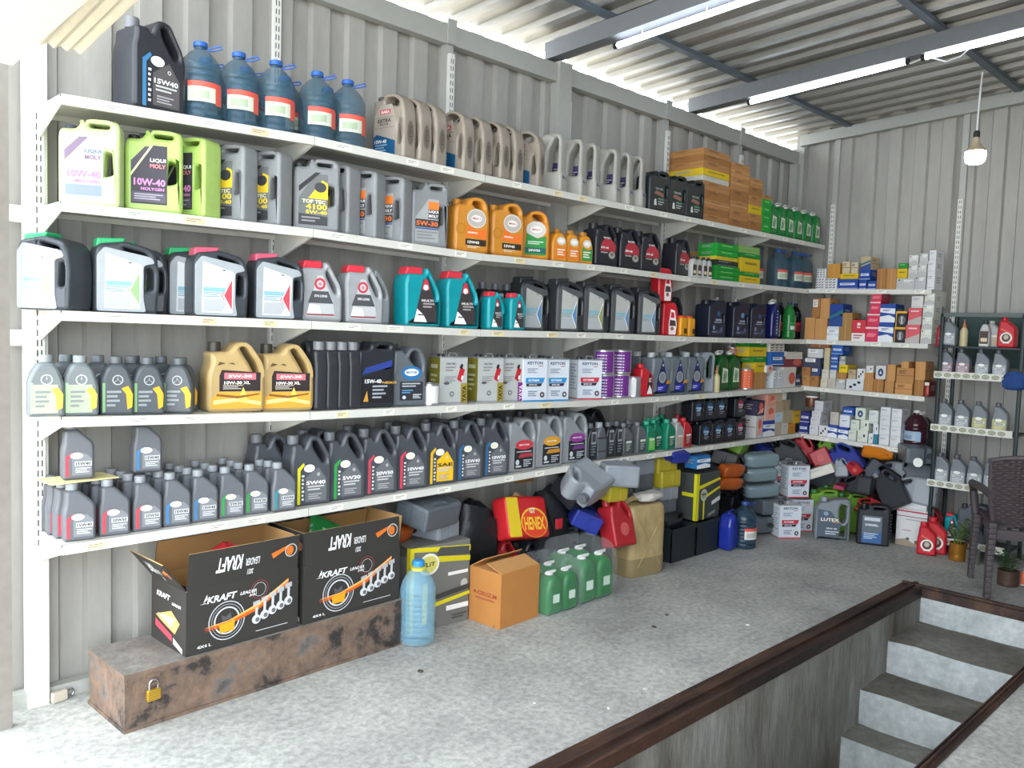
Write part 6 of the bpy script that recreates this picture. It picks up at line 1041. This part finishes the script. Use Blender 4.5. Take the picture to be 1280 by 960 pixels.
for i, (x, y, z, zd) in enumerate(((2.95, -.13, .15, up), (3.2, -.13, .15, up), (5.0, -.13, .15, up), (5.25, -.15, .15, up), (5.0, -.14, .38, (1, .1, 0)))): lay('plain_black' if i % 3 else 'plain_grey', (x, y, z), zd, (0, -1, .1), 'dark filler jug at the back of the heap under the long wall', 'oil jug', 'dark filler jugs at the back of the heap')  # extra jugs added as a dark mass filling the gaps behind the heap
# ---- tins stacked near the corner
def tinput(px, py, Y, rz, label, dz=0.):
    q = on(1, Y, px, py); return putxy('key_red', q.x, Y, dz, rz, label, 'tin', 'white tins stacked on the floor', 1.06)
tinput(979, 676, -.56, -.62, 'white tin with red band on the floor, front left of the stack'); tinput(1003, 672, -.56, -.62, 'white tin with red band on the floor, front right of the stack')
tinput(1000, 672, -.55, -.62, 'white tin with red band standing on the two lower tins', .271); q = on(1, -.40, 980, 660); putxy('key_red', q.x, -.38, .271, -.9, 'white tin seen edge on behind the upper tin', 'tin', 'white tins stacked on the floor', 1.06)
putxy('key_red', q.x, -.38, 0, -.6, 'white tin carrying the edge on tin at the back', 'tin', 'white tins stacked on the floor', 1.06)
# ---- heap under the back wall shelf
def bt(px, py, X=5.6): return on(0, X, px, py)
fr = (-1, 0, 0)
def fl(key, px, X, rz, label, cat='oil jug', sc=1., group=None): y = lx(px, (X, 0, .1), 1); return putxy(key, X, y, 0, rz, label, cat, group, sc)
fl('utex', 1039, 5.23, -1.02, 'silver grey jug with orange LUTEX lettering standing in front of the heap', sc=.98)
fl('black_floor', 1094, 5.43, -1.15, 'black jug with blue DIESEL label beside the white carton', sc=.98)
w, d, h = .215, .20, .275; y = lx(1137, (5.52, 0, .1), 1); o = MB().rbox(-w / 2, w / 2, -d / 2, d / 2, 0, h, M('d2d2d0', .7, 0, .06), .003).build('white_carton'); l = MB()
art(l, w, h, -d / 2 - .0003, [('r', (-.5, .5, .93, .97), 'b02a4a'), ('r', (-.5, .5, .80, .825), '8a6a72'), ('l', (-.2, .4, .70, .74), 1, '8a8d92'), ('l', (-.3, .0, .4, .44), 1, 'b46a72'), ('p', [(-.5, 0), (.5, 0), (.5, .16), (.1, .10), (-.2, .2), (-.5, .14)], '9a8a78'), ('e', (-.1, .2, .06, .04), '6a5a4a'), ('e', (.2, .14, .08, .05), '6a5a4a')]); l.build('print', o); o.location = (5.62, y, 0); o.rotation_euler = (0, 0, -PI / 2 + .1); rec(o, (w, d, h)); tag(o, 'white carton with crimson stripe and stained foot beside the rack', 'carton')
a = carton(.2, .19, .05, 'd2d4d4', 'white'); a.location = (5.62, y, .277); a.rotation_euler = (0, 0, -PI / 2 + .05); tag(a, 'flat white ribbed carton lying on the striped carton', 'carton')
lay('plain_silver', (5.62, y + .03, .395), (0, 1, .05), (-1, 0, .2), 'silver jug lying on the flat white carton', sc=1.0); lay('plain_grey', (5.64, y + .03, .515), (0, 1, .05), (-1, 0, .3), 'slate jug lying on the silver jug', sc=1.0)
lay('plain_grey', (5.62, y + .04, .635), (-.8, -.5, 0), (0, 0, 1), 'slate jug with pale neck ring lying on top below the shelf'); t = MB().lathe([(.018, 0), (.034, 0), (.034, .012), (.018, .012)], pl('e6e6e2'), n=16); o = t.build('neck_ring'); q = bt(1148, 578, 5.46); o.location = q; o.rotation_euler = (0, -PI / 2, 0); tag(o, 'white plastic ring lying against the topmost slate jug', 'ring')
lay('copper', bt(1098, 573, 5.66), (-.2, -1, -.05), (-1, 0, .2), 'shiny copper orange bottle lying below the back shelf', 'bottle', None, 1.05)
lay('plain_silver', bt(1110, 588, 5.74), (0, 1, 0), (-1, 0, .3), 'pale jug lying behind the copper bottle'); lay('navy', bt(1090, 602, 5.64), (-.3, .7, .5), (-.9, -.2, .3), 'navy jug leaning in the heap above the black jug', sc=.95); lay('plain_blue', bt(1068, 577, 5.68), (.1, .6, .7), (-1, 0, .2), 'deep blue jug in the heap left of the copper bottle')
lay('narrow_black', bt(1104, 618, 5.50), (.3, .55, .8), (-1, 0, .2), 'grey black bottle leaning across the heap'); lay('plain_red', bt(1087, 620, 5.6), (-.3, .8, .3), (-1, 0, .6), 'red jug lying above the black diesel jug', sc=.7)
lay('plain_green', bt(1068, 640, 5.58), up, (-.8, -.6, 0), 'lime green jug standing behind the silver grey jug, right one', sc=1.05); lay('plain_green', bt(1026, 632, 5.5), up, (-.8, -.6, 0), 'lime green jug standing behind the silver grey jug, left one'); lay('plain_green', bt(1046, 628, 5.66), up, (-.8, -.6, 0), 'lime green jug with green cap at the back of the heap')
lay('plain_green', bt(1050, 562, 5.76), (.1, .8, .5), (-1, 0, .2), 'dark green jug high in the heap', sc=.85); lay('plain_red', bt(1038, 574, 5.62), (0, -.5, -.8), (-1, -.2, .2), 'orange red funnel shaped jug upside down in the heap', sc=.72)
lay('plain_red', bt(1006, 562, 5.66), up, (-1, -.3, 0), 'red jug upright high in the heap by the corner', sc=.85); lay('plain_black', bt(985, 566, 5.55), (-.3, .5, .8), (-.8, -.6, 0), 'black jug high in the heap by the corner'); lay('plain_silver', bt(1052, 584, 5.52), (.3, .2, 1), (-1, -.2, .2), 'small grey can like jug in the heap', sc=.5)
a = carton(.24, .10, .07, 'd6d2c4', 'white'); q = bt(1026, 590, 5.42); a.location = q - Vector((0, 0, .03)); a.rotation_euler = (0, -.42, -1.25); tag(a, 'long white carton tilted on the heap behind the tins', 'carton')
lay('plain_red', bt(1063, 594, 5.50), (0, .6, .6), (-1, 0, 0), 'small crimson jug in the middle of the heap', sc=.42); lay('plain_black', bt(1076, 606, 5.46), (0, 1, 0), (-1, 0, .3), 'black and silver jug lying in the heap', sc=.7); lay('plain_silver', bt(1064, 592, 5.66), (.2, 1, .3), (-1, 0, .3), 'pale grey jug lying under the deep blue jug', sc=.9)
a = carton(.30, .2, .03, 'a83a5a', 'none'); q = bt(1070, 614, 5.6); a.location = q; a.rotation_euler = (0, .1, -1.4); tag(a, 'flat crimson packet lying on the green jugs', 'packet')
for i, (px, py, X) in enumerate(((1040, 600, 5.75), (1060, 620, 5.8), (1085, 640, 5.76), (1110, 640, 5.82), (1085, 585, 5.84), (1125, 600, 5.86), (1035, 560, 5.85))): lay('plain_black' if i % 4 else 'plain_grey', bt(px, py, X), (.1, .4 * (-1) ** i, 1) if i % 2 else (.1, 1, .2), (-1, -.2, .1), 'dark filler jug at the back of the heap under the back wall', 'oil jug', 'dark filler jugs in the corner heap')  # more added jugs, keeping the gaps in the corner heap dark
for px, X, nm_ in ((1159, 5.40, 'front'), (1170, 5.46, 'rear')): fl('red_floor', px, X, -1.3, 'red bottle on the floor beside the rack, %s one' % nm_, 'oil bottle', 1.0 if nm_ == 'front' else 1.12)
# ================================================================ black display rack on the right
rk = empty('display_rack', (5.52, -1.45, 0)); m_rk = M('1d2a2c', .4, .2, .08); RW = .52; RD = .30
for x in (0, RD):
    for y in (0, -RW): MB().rbox(x - .012, x + .012, y - .012, y + .012, 0, 1.74, m_rk, .003).build('post', rk)
MB().box(RD + .012, RD + .016, -RW, 0, 1.36, 1.74, M('22403c', .5)).build('back_panel', rk)
MB().box(-.012, .0, -RW, 0, 1.715, 1.745, M('55605c', .5)).build('header_bar', rk)
RZ_ = (1.505, 1.29, .905, .498, .09)
for i, z in enumerate(RZ_):
    MB().box(0, RD, -RW, 0, z - .012, z, m_rk).build('shelf_plate', rk)
    if i:
        f = MB().box(-.016, -.012, -RW + .02, .03, z - .02, z + .03, pr('d6d6cc')).build('price_strip', rk); l = MB()
        for q in range(8):
            yy = .0 - q * .062; T = Matrix.Translation((-.016, yy, 0)) @ Matrix.Rotation(-PI / 2, 4, 'Z')
            l.poly(ell(0, z + .005, .024, .015, 14), -.0006, pr('4a4d46'), T).poly(ell(0, z + .005, .020, .011, 14), -.001, pr('b9bb9a'), T).poly([(-.012, z + .002), (.012, z + .004), (.012, z + .008), (-.012, z + .006)], -.0014, pr('3a3d38'), T)
        l.build('badges', f)
tag(rk, 'black display rack with white badge strips against the back wall', 'rack')
def rput(key, px, z, label, sc=.86, dx=.06, cat='oil bottle', group=None): X = 5.52 + dx; y = lx(px, (X, 0, z), 1); return putxy(key, X, y, z, -PI / 2 - .05, label, cat, group, sc)
rput('rack_litre', 1187, 1.505, 'silver litre bottle on the topmost rack shelf', .8)
o = rput('spray', 1204, 1.505, 'spray bottle with pale trigger on the topmost rack shelf', 1.0, cat='bottle'); rput('mini', 1231, 1.505, 'slim white bottle on the topmost rack shelf', 1.25, cat='bottle'); rput('litre_silver', 1244, 1.505, 'bottle with brown label on the topmost rack shelf', .9, .1); rput('red_floor', 1256, 1.505, 'red bottle at the right of the topmost rack shelf', .92)
for px, k_ in ((1183, 'rack_litre_red'), (1204, 'rack_litre_red'), (1228, 'rack_litre'), (1250, 'rack_litre')): rput(k_, px, 1.291, 'silver litre bottle with %s label, second rack shelf' % ('plum' if 'red' in k_ else 'grey'), .80, group='litre bottles on the rack')
for px, k_ in ((1182, 'rack_litre'), (1203, 'rack_litre'), (1225, 'rack_litre_yellow'), (1250, 'rack_litre_yellow')): rput(k_, px, .906, 'silver litre bottle with %s label, third rack shelf' % ('olive yellow' if 'yellow' in k_ else 'grey'), .86, group='litre bottles on the rack')
for px in (1177, 1198, 1219, 1240): rput('rack_litre', px, .499, 'silver litre bottle on the fourth rack shelf', .9, group='litre bottles on the rack')
rput('plain_grey', 1216, .097, 'dark grey green jug on the lowest rack shelf', .95, .1, 'oil jug'); rput('plain_red', 1165, .25, 'dark red bottle beside the rack post', .6, .2, 'oil jug').location.z = .091; rput('teal_small', 1190, .097, 'dark teal bottle at the left of the lowest rack shelf', .9, .12)
o = blob('blue_rag', (5.46, lx(1269, (5.46, 0, 1.3), 1), 1.22), (.03, .07, .06), M('1f3f7a', .8, 0, .2, 30, .4), 9, .2); tag(o, 'dark blue rag hanging over the second rack strip', 'rag')
# ---- plants in tins
m_leaf = M('5f7a34', .5, 0, .25); m_leaf2 = M('3c5a2c', .5, 0, .25); m_soil = M('2e251d', .9, 0, .3)
def plant(x, y, R, h, potm, label, fh, seed, fm):
    b = MB().lathe([(R * .94, 0), (R, .004), (R, h * .3), (R * .97, h * .32), (R, h * .34), (R, h - .008), (R * 1.03, h), (R * .92, h), (R * .92, h - .02), (0, h - .02)], potm, n=18).build('potted_plant')
    rn = random.Random(seed); s_ = MB(); lf = MB()
    for i in range(9):
        a = rn.uniform(0, 2 * PI); e = rn.uniform(.2, 1) * R * 1.5; z = h + fh * rn.uniform(.5, 1); p0 = (R * .4 * math.cos(a), R * .4 * math.sin(a), h - .02); p1 = (e * math.cos(a), e * math.sin(a), z); s_.tube([p0, ((p0[0] + p1[0]) / 2 * .8, (p0[1] + p1[1]) / 2 * .8, (p0[2] + z) / 2), p1], .0022, fm, 5)
        for q in range(7):
            t = .35 + .65 * q / 6; c = Vector(p0).lerp(Vector(p1), t); d = Vector((math.cos(a + q * 2.1), math.sin(a + q * 2.1), rn.uniform(.1, .7))).normalized(); L = rn.uniform(.025, .045); sd = d.cross(Vector((0, 0, 1))).normalized() * L * .28; m1 = c + d * L * .5 + Vector((0, 0, .004))
            lf.add([tuple(c), tuple(m1 + sd), tuple(c + d * L), tuple(m1 - sd)], [(0, 1, 2, 3)], fm)
    s_.build('stems', b); stuff(lf.build('foliage', b)); MB().lathe([(0, h - .018), (R * .9, h - .017), (R * .9, h - .022)], m_soil, n=14).build('soil', b); b.location = (x, y, 0); return tag(b, label, 'plant')
X = 5.40; plant(X, lx(1197, (X, 0, .05), 1), .055, .125, M('a8742c', .25, .6), 'green plant in a copper tin beside the red bottles', .15, 2, m_leaf); plant(X - .02, lx(1216, (X - .02, 0, .05), 1), .045, .10, M('8d8f8c', .3, .5), 'leafy plant in a grey tin behind the chair leg', .2, 5, m_leaf2)
X = 5.0; plant(X, lx(1260, (X, 0, .05), 1), .06, .10, M('4a352c', .5), 'dark leafy plant in a brown tin seen under the chair', .10, 7, m_leaf2); putxy('can_amber', X + .1, lx(1279, (X + .1, 0, .05), 1), 0, 0, 'small orange can beside the plant under the chair', 'can', None, .6)
# ================================================================ woven plastic chair, seen from behind
cr = empty('woven_chair', (4.925, -2.215, 0), math.radians(-62)); m_ch = M('3d3637', .5, 0, .15); m_ch2 = M('4a4345', .5, 0, .12)
def weave(name, fn, nu, nv, parent, m):
    vs = []; fs = []
    for j in range(nv + 1):
        for i in range(nu + 1):
            p, n_ = fn(i / nu, j / nv); d = .0035 if (i // 2 + j // 2) % 2 else -.0025
            if (j % 2) == 0: d -= .004
            vs.append(tuple(Vector(p) + Vector(n_) * d))
    W1 = nu + 1
    for j in range(nv):
        for i in range(nu): fs.append((j * W1 + i, j * W1 + i + 1, (j + 1) * W1 + i + 1, (j + 1) * W1 + i))
    o = MB().add(vs, fs, m).build(name, parent); md = o.modifiers.new('thickness', 'SOLIDIFY'); md.thickness = .012; md.offset = 1; return o
def backp(u, v):
    wv = .275 - .05 * (1 - v) ** 1.6; x = (u * 2 - 1) * wv; y = -.225 - .085 * v + .07 * abs(u * 2 - 1) ** 2.5; z = .44 + .43 * v - .035 * abs(u * 2 - 1) ** 3 * v
    return (x, y, z), (.0, -1, .15)
weave('backrest', backp, 40, 52, cr, m_ch)
def seatp(u, v): return ((u * 2 - 1) * .235, -.22 + .45 * v, .425 + .01 * abs(u * 2 - 1) - .01 * math.sin(v * PI)), (0, 0, -1)
weave('seat', seatp, 32, 34, cr, m_ch)
pts = [backp(0, v / 10)[0] for v in range(11)] + [backp(u / 12, 1)[0] for u in range(1, 13)] + [backp(1, v / 10)[0] for v in range(9, -1, -1)]; MB().tube(pts, .016, m_ch2, 8).build('back_frame', cr)
def leg(x0, y0, x1, y1, z1):
    t = MB(); N = 14
    for i in range(N):
        a, b_ = i / N, (i + 1) / N; xa, ya = x0 + (x1 - x0) * a, y0 + (y1 - y0) * a; wd = .026 + .012 * a; t.rbox(xa - wd * .6, xa + wd * .6, ya - wd, ya + wd, z1 * a + (0 if i == 0 else .0015), z1 * b_, m_ch2, .004)
    t.build('leg', cr)
for s_ in (-1, 1): leg(s_ * .255, -.245, s_ * .245, -.215, .46); leg(s_ * .25, .215, s_ * .24, .20, .43); MB().tube([(s_ * .255, -.22, .62), (s_ * .29, -.08, .645), (s_ * .29, .14, .635), (s_ * .265, .215, .58), (s_ * .245, .21, .42)], .024, m_ch2, 8).build('armrest', cr)
for y in (-.225, .21): MB().rbox(-.235, .235, y - .012, y + .012, .36, .42, m_ch2, .004).build('apron_rail', cr)
tag(cr, 'dark brown woven plastic chair seen from behind at the pit end', 'chair')
# ---- little things
a = MB().box(0, .16, -.002, 0, 0, .055, M('a8743c', .8)).build('cardboard_strip'); a.location = (2.62, -.028, .585); tag(a, 'brown cardboard strip stuck on the wall below the lowest shelf', 'strip')
rn = random.Random(11)
for i in range(7):
    x, y = rn.uniform(1.2, 4.3), rn.uniform(-1.55, -.75); s_ = rn.uniform(.006, .016); t = MB(); t.lathe([(s_, 0), (s_ * .9, s_ * .35), (0, s_ * .45)], M('c4c2ba' if i % 3 else '4a4640', .9), n=7, sy=rn.uniform(.6, 1)); o = t.build('pebble'); o.location = (x, y, 0); o.rotation_euler = (0, 0, rn.uniform(0, 3)); tag(o, 'small pale crumb of concrete on the floor' if i % 3 else 'small dark crumb on the concrete floor', 'crumb', 'crumbs on the floor')
# ================================================================ one label for one thing
NTH = ['first', 'second', 'third', 'fourth', 'fifth', 'sixth', 'seventh', 'eighth', 'ninth', 'tenth', 'eleventh', 'twelfth', 'thirteenth', 'fourteenth', 'fifteenth', 'sixteenth', 'seventeenth', 'eighteenth', 'nineteenth', 'twentieth']
settle(); bpy.context.view_layer.update(); D = {}
for o in THINGS: D.setdefault(o['label'], []).append(o)
for lab, os_ in D.items():
    if len(os_) < 2: continue
    xs_ = [o.matrix_world.translation for o in os_]; sx_ = max(pj(p)[0] for p in xs_) - min(pj(p)[0] for p in xs_); sy_ = max(pj(p)[1] for p in xs_) - min(pj(p)[1] for p in xs_)
    vert = sy_ > 1.2 * sx_; os_.sort(key=lambda o: pj(o.matrix_world.translation)[1 if vert else 0])
    for i, o in enumerate(os_):
        w_ = ('topmost' if i == 0 else 'lowest' if i == len(os_) - 1 else NTH[i] + ' from top') if vert else ('leftmost' if i == 0 else 'rightmost' if i == len(os_) - 1 else NTH[i] + ' from left')
        o['label'] = lab + ', ' + w_ + ((' of ' + ('two', 'three', 'four', 'five', 'six', 'seven', 'eight', 'nine', 'ten')[len(os_) - 2]) if len(os_) <= 10 and i in (0, len(os_) - 1) else '')
for o in THINGS:
    n_ = len(o['label'].replace(',', '').split())
    if n_ > 16: print('LONG', n_, o['label'])
for ob, *_r in KIND.values():
    for c in list(ob.children_recursive) + [ob]: bpy.data.objects.remove(c)
print('things', len(THINGS), 'objects', len(COL.objects))
